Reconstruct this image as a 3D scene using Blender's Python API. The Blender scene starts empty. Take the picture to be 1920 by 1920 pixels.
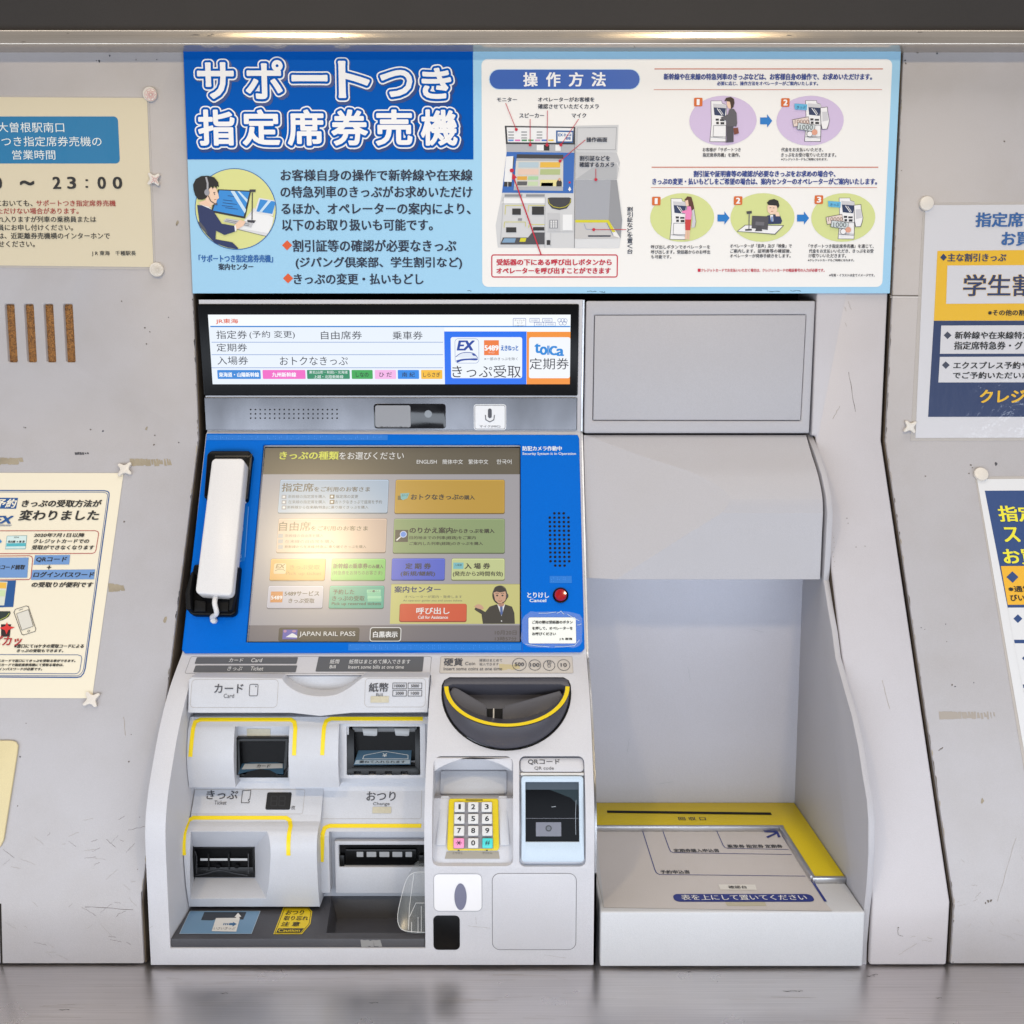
import bpy, bmesh, math, random
from math import sin, cos, radians, pi, sqrt, atan2
from mathutils import Vector, Matrix
from mathutils.geometry import tessellate_polygon

random.seed(7)
SC = bpy.context.scene
COL = SC.collection

# ------------------------------------------------------------------ camera
CZ = 1.471                       # lens height, counter top is near 0.735
TH = radians(7.0)                # pitch below the horizon
F = 1850.0                       # focal length in pixels of a 1920 frame
cam = bpy.data.cameras.new('camera'); camo = bpy.data.objects.new('camera', cam); COL.objects.link(camo)
camo.location = (0, 0, CZ); camo.rotation_euler = (pi/2 - TH, 0, 0)
cam.sensor_width = 36; cam.lens = 36*F/1920; cam.clip_start = .02; cam.clip_end = 100
SC.camera = camo

# ------------------------------------------------------------------ world and lamps
SC.view_settings.view_transform = 'Standard'; SC.view_settings.look = 'None'
SC.view_settings.exposure = 0.0; SC.view_settings.gamma = 1.0
W = bpy.data.worlds.new('World'); SC.world = W; W.use_nodes = True
nt = W.node_tree; nt.nodes.clear()
wo = nt.nodes.new('ShaderNodeOutputWorld'); wb = nt.nodes.new('ShaderNodeBackground')
tc = nt.nodes.new('ShaderNodeTexCoord'); wn = nt.nodes.new('ShaderNodeTexNoise'); wr = nt.nodes.new('ShaderNodeValToRGB')
mp = nt.nodes.new('ShaderNodeMapping'); mp.inputs['Scale'].default_value = (5, 5, 1.2)
wn.inputs['Scale'].default_value = 1.6; wn.inputs['Detail'].default_value = 2
wr.color_ramp.elements[0].position = .36; wr.color_ramp.elements[0].color = (.12, .12, .125, 1)
wr.color_ramp.elements[1].position = .66; wr.color_ramp.elements[1].color = (.62, .64, .68, 1)
nt.links.new(tc.outputs['Generated'], mp.inputs[0]); nt.links.new(mp.outputs[0], wn.inputs['Vector'])
nt.links.new(wn.outputs['Fac'], wr.inputs[0]); nt.links.new(wr.outputs[0], wb.inputs[0]); nt.links.new(wb.outputs[0], wo.inputs[0])
wb.inputs[1].default_value = .62

def area(name, loc, target, sx, sy, power, color, shape='RECTANGLE'):
    l = bpy.data.lights.new(name, 'AREA'); l.shape = shape; l.size = sx; l.size_y = sy; l.energy = power; l.color = color
    o = bpy.data.objects.new(name, l); COL.objects.link(o); o.location = loc
    o.rotation_euler = (Vector(target)-Vector(loc)).to_track_quat('-Z', 'Y').to_euler(); return o
area('daylight', (0.0, -.62, .86), (0, 1.3, .84), 7.4, .7, 88, (.80, .885, 1.0))
area('ceiling_glow', (0, .9, 3.9), (0, 1.05, 1.0), 4.5, 1.2, 47, (1.0, .95, .90))
for lx in (-.70, .62):
    area('downlight', (lx, -.12, CZ+1.2), (lx*.8, 1.3, 1.1), .15, .15, 8.0, (1.0, .79, .48), 'DISK')

# ------------------------------------------------------------------ materials
def lin(c): return c/12.92 if c <= .04045 else ((c+.055)/1.055)**2.4
def hx(h): return tuple(lin(int(h[i:i+2], 16)/255) for i in (0, 2, 4))
MATS = {}
K = .86
def base(name):
    m = bpy.data.materials.new(name); m.use_nodes = True
    return m, m.node_tree, m.node_tree.nodes['Principled BSDF']
def flat(h, rough=.5, coat=0, k=K, metal=0, spec=.5):
    key = ('f', h, rough, coat, k, metal)
    if key in MATS: return MATS[key]
    m, n, b = base('print_'+h)
    c = hx(h); b.inputs['Base Color'].default_value = (c[0]*k, c[1]*k, c[2]*k, 1)
    b.inputs['Roughness'].default_value = rough; b.inputs['Metallic'].default_value = metal
    b.inputs['Coat Weight'].default_value = coat; b.inputs['Coat Roughness'].default_value = .08
    b.inputs['Specular IOR Level'].default_value = spec
    MATS[key] = m; return m
def glossy_print(h, k=K):
    """print under a wrinkled clear laminate film"""
    key = ('l', h, k)
    if key in MATS: return MATS[key]
    m, n, b = base('laminated_'+h); c = hx(h)
    b.inputs['Base Color'].default_value = (c[0]*k, c[1]*k, c[2]*k, 1); b.inputs['Roughness'].default_value = .55
    b.inputs['Coat Weight'].default_value = .9; b.inputs['Coat Roughness'].default_value = .10
    t = n.nodes.new('ShaderNodeTexCoord'); mp = n.nodes.new('ShaderNodeMapping'); no = n.nodes.new('ShaderNodeTexNoise'); bu = n.nodes.new('ShaderNodeBump')
    mp.inputs['Scale'].default_value = (13, 13, 6)
    no.inputs['Scale'].default_value = 1.0; no.inputs['Detail'].default_value = 5; no.inputs['Roughness'].default_value = .6; no.inputs['Distortion'].default_value = .7
    bu.inputs['Strength'].default_value = .32; bu.inputs['Distance'].default_value = .012
    n.links.new(t.outputs['Object'], mp.inputs[0]); n.links.new(mp.outputs[0], no.inputs['Vector']); n.links.new(no.outputs['Fac'], bu.inputs['Height'])
    n.links.new(bu.outputs[0], b.inputs['Coat Normal']); MATS[key] = m; return m
def emit(h, s=1.0, rough=.3, glare=.5):
    key = ('e', h, s, rough)
    if key in MATS: return MATS[key]
    m, n, b = base('screen_'+h); c = hx(h)
    b.inputs['Base Color'].default_value = (.012, .012, .012, 1); b.inputs['Roughness'].default_value = rough
    b.inputs['Specular IOR Level'].default_value = glare
    if glare > .3: b.inputs['Coat Weight'].default_value = .85; b.inputs['Coat Roughness'].default_value = .205
    b.inputs['Emission Color'].default_value = (*c, 1); b.inputs['Emission Strength'].default_value = s
    MATS[key] = m; return m
def paint(name, h, rough=.42, grain=.35, dirt=.10, dirtcol='8a7f72', k=K, gscale=900, spec=.4):
    """lightly textured sprayed paint / moulded plastic with faint uneven soiling"""
    m, n, b = base(name); c = hx(h); N = n.nodes.new; L = n.links.new
    t = N('ShaderNodeTexCoord'); n1 = N('ShaderNodeTexNoise'); n2 = N('ShaderNodeTexNoise'); bu = N('ShaderNodeBump')
    n1.inputs['Scale'].default_value = gscale; n1.inputs['Detail'].default_value = 1
    n2.inputs['Scale'].default_value = 7; n2.inputs['Detail'].default_value = 6; n2.inputs['Roughness'].default_value = .62
    rp = N('ShaderNodeValToRGB'); rp.color_ramp.elements[0].position = .42; rp.color_ramp.elements[1].position = .75
    rp.color_ramp.elements[1].color = (dirt*2.2,)*3+(1,)
    mx = N('ShaderNodeMix'); mx.data_type = 'RGBA'; d = hx(dirtcol)
    mx.inputs[6].default_value = (c[0]*k, c[1]*k, c[2]*k, 1); mx.inputs[7].default_value = (*d, 1)
    m3 = N('ShaderNodeMix'); m3.data_type = 'RGBA'; m3.blend_type = 'MULTIPLY'
    r3 = N('ShaderNodeMapRange'); r3.inputs[1].default_value = .3; r3.inputs[2].default_value = .7; r3.inputs[3].default_value = .955; r3.inputs[4].default_value = 1.03
    m3.inputs[0].default_value = 1
    for q in (n1, n2): L(t.outputs['Object'], q.inputs['Vector'])
    L(n2.outputs['Fac'], rp.inputs[0]); L(rp.outputs[0], mx.inputs[0])
    L(n1.outputs['Fac'], r3.inputs[0]); L(mx.outputs[2], m3.inputs[6]); L(r3.outputs[0], m3.inputs[7]); L(m3.outputs[2], b.inputs['Base Color'])
    bu.inputs['Strength'].default_value = grain; bu.inputs['Distance'].default_value = .0004
    L(n1.outputs['Fac'], bu.inputs['Height']); L(bu.outputs[0], b.inputs['Normal'])
    b.inputs['Roughness'].default_value = rough; b.inputs['Specular IOR Level'].default_value = spec
    return m
def steel(name, h='b9b3ac', rough=.3, aniso=(2, 400, 400), bump=.06, var=.25, k=1, metal=1):
    m, n, b = base(name); N = n.nodes.new; L = n.links.new; c = hx(h)
    b.inputs['Metallic'].default_value = metal
    t = N('ShaderNodeTexCoord'); mp = N('ShaderNodeMapping'); mp.inputs['Scale'].default_value = aniso
    n1 = N('ShaderNodeTexNoise'); n1.inputs['Scale'].default_value = 1; n1.inputs['Detail'].default_value = 4
    n2 = N('ShaderNodeTexNoise'); n2.inputs['Scale'].default_value = 9; n2.inputs['Detail'].default_value = 6
    L(t.outputs['Object'], mp.inputs[0]); L(mp.outputs[0], n1.inputs['Vector']); L(t.outputs['Object'], n2.inputs['Vector'])
    mr = N('ShaderNodeMapRange'); mr.inputs[1].default_value = .3; mr.inputs[2].default_value = .7; mr.inputs[3].default_value = 1-var; mr.inputs[4].default_value = 1
    mul = N('ShaderNodeMix'); mul.data_type = 'RGBA'; mul.blend_type = 'MULTIPLY'; mul.inputs[0].default_value = 1
    mul.inputs[6].default_value = (c[0]*k, c[1]*k, c[2]*k, 1); L(n1.outputs['Fac'], mr.inputs[0]); L(mr.outputs[0], mul.inputs[7]); L(mul.outputs[2], b.inputs['Base Color'])
    r2 = N('ShaderNodeMapRange'); r2.inputs[1].default_value = .35; r2.inputs[2].default_value = .7; r2.inputs[3].default_value = rough*.8; r2.inputs[4].default_value = rough*1.35
    L(n2.outputs['Fac'], r2.inputs[0]); L(r2.outputs[0], b.inputs['Roughness'])
    bu = N('ShaderNodeBump'); bu.inputs['Strength'].default_value = bump; bu.inputs['Distance'].default_value = .001
    L(n1.outputs['Fac'], bu.inputs['Height']); L(bu.outputs[0], b.inputs['Normal'])
    return m
def clear(name, h='ffffff', alpha=.12, rough=.05):
    m, n, b = base(name); c = hx(h); b.inputs['Base Color'].default_value = (*c, 1); b.inputs['Roughness'].default_value = rough
    b.inputs['Alpha'].default_value = alpha; b.inputs['Coat Weight'].default_value = .6; b.inputs['Coat Roughness'].default_value = .18
    return m
def rusty():
    m, n, b = base('rusty_slot'); N = n.nodes.new; L = n.links.new
    t = N('ShaderNodeTexCoord'); n1 = N('ShaderNodeTexNoise'); n1.inputs['Scale'].default_value = 620; n1.inputs['Detail'].default_value = 6
    r = N('ShaderNodeValToRGB'); r.color_ramp.elements[0].position = .36; r.color_ramp.elements[0].color = (*hx('4c2e17'), 1)
    r.color_ramp.elements[1].position = .66; r.color_ramp.elements[1].color = (*hx('a87438'), 1)
    L(t.outputs['Object'], n1.inputs['Vector']); L(n1.outputs['Fac'], r.inputs[0]); L(r.outputs[0], b.inputs['Base Color']); b.inputs['Roughness'].default_value = .8
    return m

M_WALL = paint('wall_paint', 'b7b3b5', .38, .25, .10)
M_PILLAR = paint('pillar_paint', 'c6c1c4', .40, .2, .05)
M_BODY = paint('machine_plastic', 'cdccd1', .45, .5, .05, '9b948a')
M_INNER = paint('inner_plastic', 'cdced4', .42, .5, .09, '9b948a')
M_ANNEX_LIT = paint('annex_plastic_lit', 'd2d3d7', .45, .5, .03, '9b948a')  # paler copy of the annex plastic; brighter light on the shelf is in its colour
M_ANNEX = paint('annex_plastic', 'b8b6bb', .45, .5, .04, '9b948a')
M_ANNEXW = paint('annex_wall_plastic', 'c2c2cd', .45, .3, .03)
M_TRAYTOP = paint('tray_plastic', 'd6d1d0', .45, .4, .04)
M_BLUE = paint('blue_panel', '0067cb', .5, .3, .0, '0b4f9d', gscale=700, spec=.06)
M_BLUE2 = paint('blue_plate', '1274cd', .4, .2, .0, '0b4f9d', spec=.3)
M_DARK = paint('charcoal_plastic', '4a4a50', .42, .5, .08, '6b6862')
M_DARK2 = paint('coin_cup_plastic', '494850', .35, .3, .04, '66625c')
M_BLACK = flat('09090b', .3, spec=.14)
M_BLACKM = flat('0e0e10', .6, spec=.2)
M_SLOT = paint('slot_black_plastic', '0d0e10', .3, .2, .02, '2a2a2a', spec=.28)
M_VOID = flat('1c1712', .9)
M_YEL = paint('yellow_tape', 'f7d908', .4, .15, .04, 'b59a20')
M_YEL2 = paint('yellow_edging', 'dfc60c', .42, .2, .05, '9a861a')
M_STEEL = steel('counter_steel', 'dad5d4', .32, (5, 520, 520), .06, .15)
M_RAIL = steel('rail_steel', 'c2b8ad', .155, (3, 700, 700), .10, .10, metal=.62)
M_STRIP = steel('strip_steel', '747478', .2, (7, 1.2, 3), .03, .6)  # coarse mottling in the colour imitates blurred reflections
M_ALU = steel('aluminium_edge', 'c8c8ca', .35, (3, 400, 400), .03, .1)
M_FASCIA = paint('dark_fascia', '3a3838', .55, .2, .04, '4a4646', spec=.15)
M_WHITE = paint('white_handset', 'e2dfde', .35, .1, .0)
M_KEY = paint('key_plastic', 'd9d7d5', .4, .1, .03)
M_RUST = rusty()
M_FILM = clear('clear_film', 'ffffff', .10)
M_FILM2 = clear('laminate_edge', 'cfc8c2', .55)
M_ACRYL = clear('clear_acrylic', 'b6bcbe', .17, .15)
M_GLASS = flat('05060a', .12, spec=.06)
M_MAG = paint('magnet_plastic', 'e4dcd2', .35, .1, .04)
M_BEIGE = paint('beige_plate', 'dfd0a4', .35, .2, .05)
M_TAPE = paint('old_tape', 'c9c1aa', .5, .6, .35, '9c9072', gscale=300)
M_RED = flat('a80d18', .15, 1.0)
M_NAVY = flat('1d2f86', .4)
M_INK = flat('22262e', .5)
M_GREYINK = flat('4a4a50', .5)
M_SCUFF = flat('6d655e', .6)
M_SCUFF2 = flat('a79e95', .6)
M_CHIP = paint('bare_patch', 'ab9f8a', .6, .6, .5, '6f6552', gscale=300)

# ------------------------------------------------------------------ surfaces: extruded profiles in depth and height
def dirv(px, py):
    b = (960-py)/F
    return (px-960)/F, cos(TH)+b*sin(TH), -sin(TH)+b*cos(TH)
def prof(py, Y):
    a, dy, dz = dirv(960, py); return (Y, CZ+Y*dz/dy)
def side(X, pts):
    out = []
    for px, py in pts:
        a, dy, dz = dirv(px, py); k = X/a; out.append((k*dy, CZ+k*dz))
    return out
def smooth_profile(p, n=5):
    q = [p[0]]+list(p)+[p[-1]]; out = []
    for i in range(1, len(q)-2):
        for j in range(n):
            t = j/n; r = []
            for c in (0, 1):
                a, b, d, e = q[i-1][c], q[i][c], q[i+1][c], q[i+2][c]
                r.append(.5*(2*b+(d-a)*t+(2*a-5*b+4*d-e)*t*t+(3*b-a-3*d+e)*t**3))
            out.append(tuple(r))
    out.append(tuple(p[-1])); return out
class Surf:
    """a surface that runs along X and follows a profile of (depth, height) points from top to bottom"""
    def __init__(self, pts):
        self.p = [Vector(a) for a in pts]; self.T = [0.0]
        for a, b in zip(self.p, self.p[1:]): self.T.append(self.T[-1]+(b-a).length)
    def st(self, px, py):
        a, dy, dz = dirv(px, py); best = None; n = len(self.p)-1
        for i in range(n):
            p0 = self.p[i]; d = (self.p[i+1]-p0).normalized(); L = self.T[i+1]-self.T[i]
            den = dy*d.y-dz*d.x
            if abs(den) < 1e-9: continue
            k = (p0.x*d.y-(p0.y-CZ)*d.x)/den; u = (k*dy-p0.x)*d.x+(CZ+k*dz-p0.y)*d.y
            lo = -9 if i == 0 else -1e-6; hi = 9 if i == n-1 else L+1e-6
            if k > 0 and lo <= u <= hi and (best is None or k < best[0]): best = (k, self.T[i]+u)
        return best[0]*a, best[1]
    def pos(self, s, t, off=0):
        n = len(self.p)-1; i = 0
        while i < n-1 and t > self.T[i+1]: i += 1
        d = (self.p[i+1]-self.p[i]).normalized(); q = self.p[i]+d*(t-self.T[i])
        return Vector((s, q.x+d.y*off, q.y-d.x*off))
    def at(self, px, py, off=0): return self.pos(*self.st(px, py), off)
    def scale(self, px, py):
        return self.st(px+.5, py)[0]-self.st(px-.5, py)[0]
    def box(self, x0, y0, x1, y1):
        xm, ym = (x0+x1)/2, (y0+y1)/2
        return self.st(x0, ym)[0], self.st(xm, y0)[1], self.st(x1, ym)[0], self.st(xm, y1)[1]

# ------------------------------------------------------------------ mesh collecting
class Part:
    def __init__(self): self.v = []; self.f = []; self.m = []; self.mats = []; self.sm = []
    def add(self, vs, fs, mat, smooth=False):
        if mat not in self.mats: self.mats.append(mat)
        k = self.mats.index(mat); o = len(self.v); self.v += [tuple(x) for x in vs]
        for f in fs: self.f.append(tuple(i+o for i in f)); self.m.append(k); self.sm.append(smooth)
    def mesh(self, me, mat=None, smooth=True):
        off = len(self.v); self.v += [tuple(x.co) for x in me.vertices]
        for p in me.polygons:
            mm = mat or me.materials[p.material_index]
            if mm not in self.mats: self.mats.append(mm)
            self.f.append(tuple(i+off for i in p.vertices)); self.m.append(self.mats.index(mm)); self.sm.append(smooth)
    def build(self, name, parent=None, loc=None, angle=32, **props):
        L = Vector(loc) if loc is not None else (Vector(parent.get('_w', (0, 0, 0))) if parent else Vector((0, 0, 0)))
        me = bpy.data.meshes.new(name); me.from_pydata([tuple(Vector(x)-L) for x in self.v], [], self.f)
        for m in self.mats: me.materials.append(m)
        me.polygons.foreach_set('material_index', self.m); me.polygons.foreach_set('use_smooth', self.sm)
        me.update()
        if any(self.sm): me.set_sharp_from_angle(angle=radians(angle))
        o = bpy.data.objects.new(name, me); COL.objects.link(o)
        if parent: o.parent = parent
        if parent is None: o.location = L
        o['_w'] = tuple(L)
        for k, v in props.items(): o[k] = v
        return o
def thing(name, label, cat, loc, group=None):
    o = bpy.data.objects.new(name, None); COL.objects.link(o); o.location = loc; o['_w'] = tuple(loc)
    o.empty_display_size = .05; o['label'] = label; o['category'] = cat
    if group: o['group'] = group
    return o

# solids
def solid_extr(poly, x0, x1):
    """closed (depth, height) outline extruded along X"""
    bm = bmesh.new()
    a = [bm.verts.new((x0, y, z)) for y, z in poly]; b = [bm.verts.new((x1, y, z)) for y, z in poly]
    n = len(poly); bm.faces.new(a); bm.faces.new(b[::-1])
    for i in range(n): bm.faces.new((a[i], b[i], b[(i+1) % n], a[(i+1) % n]))
    bmesh.ops.recalc_face_normals(bm, faces=bm.faces); return bm
def solid_prism(front, back):
    bm = bmesh.new(); n = len(front)
    a = [bm.verts.new(v) for v in front]; b = [bm.verts.new(v) for v in back]
    bm.faces.new(a); bm.faces.new(b[::-1])
    for i in range(n): bm.faces.new((a[i], b[i], b[(i+1) % n], a[(i+1) % n]))
    bmesh.ops.recalc_face_normals(bm, faces=bm.faces); return bm
def prism(surf, pts, depth, off=0, back=None):
    """outline on a surface pushed back along the normal, or along a given direction"""
    st = [surf.st(*p) for p in pts]; fr = [surf.pos(s, t, off) for s, t in st]
    if back is None: bk = [surf.pos(s, t, off-depth) for s, t in st]
    else: bk = [v+Vector(back)*depth for v in fr]
    return solid_prism(fr, bk)
def rr_st(s0, t0, s1, t1, r, n=5):
    if s1 < s0: s0, s1 = s1, s0
    if t1 < t0: t0, t1 = t1, t0
    r = min(r, abs(s1-s0)/2.001, abs(t1-t0)/2.001)
    if r <= 0: return [(s0, t0), (s1, t0), (s1, t1), (s0, t1)]
    out = []
    for cx, cy, a0 in ((s0+r, t0+r, pi), (s1-r, t0+r, 1.5*pi), (s1-r, t1-r, 0), (s0+r, t1-r, .5*pi)):
        for i in range(n+1):
            a = a0+i/n*pi/2; out.append((cx+r*cos(a), cy+r*sin(a)))
    return out
def rprism(surf, x0, y0, x1, y1, r, depth, off=0, back=None):
    s0, t0, s1, t1 = surf.box(x0, y0, x1, y1); k = (s1-s0)/(x1-x0)
    st = rr_st(s0, t0, s1, t1, r*k); fr = [surf.pos(s, t, off) for s, t in st]
    bk = [surf.pos(s, t, off-depth) for s, t in st] if back is None else [v+Vector(back)*depth for v in fr]
    return solid_prism(fr, bk)
def tmp(bm):
    me = bpy.data.meshes.new('tmp'); bm.to_mesh(me); bm.free(); o = bpy.data.objects.new('tmp', me); COL.objects.link(o); return o
def bake(bm, cuts=(), bevel=0, seg=2, ang=35):
    o = tmp(bm); cs = []
    for c in cuts:
        c = tmp(c); cs.append(c); m = o.modifiers.new('b', 'BOOLEAN'); m.operation = 'DIFFERENCE'; m.solver = 'EXACT'; m.object = c
    if bevel:
        m = o.modifiers.new('v', 'BEVEL'); m.width = bevel; m.segments = seg; m.limit_method = 'ANGLE'; m.angle_limit = radians(ang); m.use_clamp_overlap = True
    dg = bpy.context.evaluated_depsgraph_get(); me = bpy.data.meshes.new_from_object(o.evaluated_get(dg))
    for q in [o]+cs: bpy.data.objects.remove(q)
    return me
def solid(bm, mat, name, parent=None, cuts=(), bevel=0, seg=2, loc=None, extra=None, **props):
    P = Part(); P.mesh(bake(bm, cuts, bevel, seg), mat)
    if extra: extra(P)
    return P.build(name, parent, loc, **props)
def boxbm(x0, x1, y0, y1, z0, z1):
    return solid_extr([(y0, z0), (y0, z1), (y1, z1), (y1, z0)], x0, x1)
def lathe(P, c, n, prof_, mat, seg=28):
    n = Vector(n).normalized(); u = n.orthogonal().normalized(); w = n.cross(u); vs = []; fs = []
    for r, h in prof_:
        for i in range(seg):
            a = 2*pi*i/seg; vs.append(Vector(c)+u*r*cos(a)+w*r*sin(a)+n*h)
    for j in range(len(prof_)-1):
        for i in range(seg):
            k = (i+1) % seg; fs.append((j*seg+i, j*seg+k, (j+1)*seg+k, (j+1)*seg+i))
    fs.append(tuple(range((len(prof_)-1)*seg, len(prof_)*seg))); P.add(vs, fs, mat, True)
def tube(P, pts, r, mat, seg=10):
    vs = []; fs = []; n = len(pts); pts = [Vector(p) for p in pts]
    for i, p in enumerate(pts):
        d = (pts[min(i+1, n-1)]-pts[max(i-1, 0)]).normalized(); u = d.cross(Vector((1, .2, .1))).normalized(); w = d.cross(u)
        for j in range(seg):
            a = 2*pi*j/seg; vs.append(p+(u*cos(a)+w*sin(a))*r)
    for i in range(n-1):
        for j in range(seg): fs.append((i*seg+j, i*seg+(j+1) % seg, (i+1)*seg+(j+1) % seg, (i+1)*seg+j))
    fs.append(tuple(range(seg))[::-1]); fs.append(tuple(range((n-1)*seg, n*seg))); P.add(vs, fs, mat, True)

# flat print on surfaces
LY = .00022
def poly_st(P, S, st, mat, L=1):
    off = L*LY; vs = [S.pos(s, t, off) for s, t in st]
    tr = tessellate_polygon([[Vector((s, t, 0)) for s, t in st]]); fs = []
    for a, b, c in tr:
        ar = (st[b][0]-st[a][0])*(st[c][1]-st[a][1])-(st[c][0]-st[a][0])*(st[b][1]-st[a][1])
        fs.append((a, b, c) if ar < 0 else (a, c, b))
    P.add(vs, fs, mat)
def poly(P, S, pts, mat, L=1): poly_st(P, S, [S.st(*p) for p in pts], mat, L)
def rect(P, S, x0, y0, x1, y1, mat, L=1, r=0, lw=0, sub=1):
    s0, t0, s1, t1 = S.box(x0, y0, x1, y1); k = (s1-s0)/(x1-x0)
    if lw:
        a = rr_st(s0, t0, s1, t1, r*k); w = lw*k; b = rr_st(s0+w, t0+w, s1-w, t1-w, max(r*k-w, 0) if r else 0)
        if len(a) == len(b):
            n = len(a); vs = [S.pos(s, t, L*LY) for s, t in a+b]
            P.add(vs, [(i, n+i, n+(i+1) % n, (i+1) % n) for i in range(n)], mat)
        return
    if sub > 1:
        vs = []; fs = []
        for i in range(sub+1):
            t = t0+(t1-t0)*i/sub; vs += [S.pos(s0, t, L*LY), S.pos(s1, t, L*LY)]
        for i in range(sub): fs.append((2*i, 2*i+2, 2*i+3, 2*i+1))
        P.add(vs, fs, mat); return
    poly_st(P, S, rr_st(s0, t0, s1, t1, r*k), mat, L)
def ell(P, S, cx, cy, rx, ry, mat, L=1, lw=0, n=36):
    s0, t0, s1, t1 = S.box(cx-rx, cy-ry, cx+rx, cy+ry); k = (s1-s0)/(2*rx); c = ((s0+s1)/2, (t0+t1)/2); a = (s1-s0)/2; b = (t1-t0)/2
    o = [(c[0]+a*cos(2*pi*i/n), c[1]+b*sin(2*pi*i/n)) for i in range(n)]
    if lw:
        w = lw*k; q = [(c[0]+(a-w)*cos(2*pi*i/n), c[1]+(b-w)*sin(2*pi*i/n)) for i in range(n)]
        P.add([S.pos(s, t, L*LY) for s, t in o+q], [(i, n+i, n+(i+1) % n, (i+1) % n) for i in range(n)], mat)
    else: poly_st(P, S, o, mat, L)
def line(P, S, pts, w, mat, L=1, closed=False, step=0, taper=None):
    st = [Vector(S.st(*p)) for p in pts]; k = abs(S.scale(*pts[0]))
    if closed: st.append(st[0])
    if step:
        q = [st[0]]
        for a, b in zip(st, st[1:]):
            m = max(1, int((b-a).length/step)); q += [a+(b-a)*j/m for j in range(1, m+1)]
        st = q
    h = w*k/2; n = len(st); vs = []
    for i, p in enumerate(st):
        d1 = (p-st[i-1]).normalized() if i else None; d2 = (st[i+1]-p).normalized() if i < n-1 else None
        if closed and i == 0: d1 = (st[-1]-st[-2]).normalized()
        if closed and i == n-1: d2 = (st[1]-st[0]).normalized()
        d1 = d1 or d2; d2 = d2 or d1; m = d1+d2
        m = m.normalized() if m.length > 1e-6 else d1
        c = max(.35, m.dot(d1)); nn = Vector((-m.y, m.x))*(h/c)*(taper(i/(n-1)) if taper else 1)
        vs += [S.pos(*(p+nn), L*LY), S.pos(*(p-nn), L*LY)]
    P.add(vs, [(2*i, 2*i+2, 2*i+3, 2*i+1) for i in range(n-1)], mat)
def curve(pts, n=8):
    """smooth pixel polyline"""
    return smooth_profile(pts, n)
TXT = {}
def glyphs(s, bev=0, res=3, bres=1):
    key = (s, bev, res)
    if key in TXT: return TXT[key]
    cu = bpy.data.curves.new('t', 'FONT'); cu.body = s; cu.size = 1; cu.resolution_u = res
    if bev: cu.bevel_depth = bev; cu.bevel_resolution = bres
    o = bpy.data.objects.new('t', cu); COL.objects.link(o); me = o.to_mesh()
    vs = [tuple(v.co) for v in me.vertices]; fs = [tuple(p.vertices) for p in me.polygons]
    o.to_mesh_clear(); bpy.data.objects.remove(o); bpy.data.curves.remove(cu)
    TXT[key] = (vs, fs); return TXT[key]
def text(P, S, s, x0, y0, x1, y1, mat, L=2, bold=0, ital=0, stroke=0, rot=0, res=3):
    """lettering fitted to the ink box x0..x1, y0..y1; bold in pixels of shift; stroke in em for a rounded outline"""
    vs, fs = glyphs(s, 0, res)
    if not vs: return
    ux = [v[0] for v in vs]; uy = [v[1] for v in vs]; a0, a1, b0, b1 = min(ux), max(ux), min(uy), max(uy)
    s0, t0, s1, t1 = S.box(x0, y0, x1, y1); k = abs((s1-s0)/(x1-x0))
    if rot: a0, a1, b0, b1 = b0, b1, a0, a1
    mp_ = lambda x, y: (s0+(x-a0)/max(a1-a0, 1e-6)*(s1-s0), t1+(y-b0)/max(b1-b0, 1e-6)*(t0-t1))
    sh = [(0, 0)]
    if bold: d = bold*k; sh = [(-d, -d*.5), (d, -d*.5), (-d, d*.5), (d, d*.5)]
    if stroke:
        vs, fs = glyphs(s, stroke, res); zr = .0006
        out = []
        for v in vs:
            q = mp_(v[0], v[1]); out.append(S.pos(q[0], q[1], L*LY+v[2]/stroke*LY*.45))
        P.add(out, fs, mat); return
    for j, (dx, dy) in enumerate(sh):
        out = []
        for v in vs:
            x, y = (v[0], v[1]) if not rot else (-v[1] if rot > 0 else v[1], v[0] if rot > 0 else -v[0])
            q = mp_(x, y); sx = q[0]+dx+(ital*(t1-q[1]))
            out.append(S.pos(sx, q[1]+dy, (L+.12*j)*LY))
        P.add(out, fs, mat)
def vtext(P, S, s, x0, y0, x1, y1, mat, L=2, bold=0):
    n = len(s); h = (y1-y0)/n
    for i, ch in enumerate(s): text(P, S, ch, x0, y0+i*h+h*.06, x1, y0+(i+1)*h-h*.06, mat, L, bold)

# ================================================================== THE SETTING
CTR = prof(1810, 1.195)[1]                      # counter height
def struct(o, **k): o['kind'] = 'structure'; return o
def counter_marks(P):
    S_ = Surf([(1.6, CTR), (.55, CTR)])
    for x, y, w in ((1480, 1858, 14), (1500, 1858, 5), (1632, 1830, 8), (1640, 1827, 6), (1292, 1822, 3), (700, 1880, 9), (420, 1862, 7), (120, 1893, 10), (1760, 1871, 6)):
        line(P, S_, [(x-w, y), (x-w*.3, y+1), (x+w*.4, y-.4), (x+w, y+.5)], 1.3, SCF, 1, taper=lambda u: .2+abs(sin(5*u)))
    for i in range(70):
        x = random.uniform(0, 1920); y = random.uniform(1822, 1915); w = random.uniform(8, 60); line(P, S_, [(x-w, y), (x+w, y+random.uniform(-3, 3))], random.uniform(.25, .6), SCF2, 1)
SCF, SCF2 = flat('4b4541', .6), flat('b8b0aa', .4)
struct(solid(boxbm(-1.9, 1.9, .55, 1.62, CTR-.04, CTR), M_STEEL, 'counter', bevel=.003, loc=(0, 1.1, CTR), extra=counter_marks))
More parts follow.
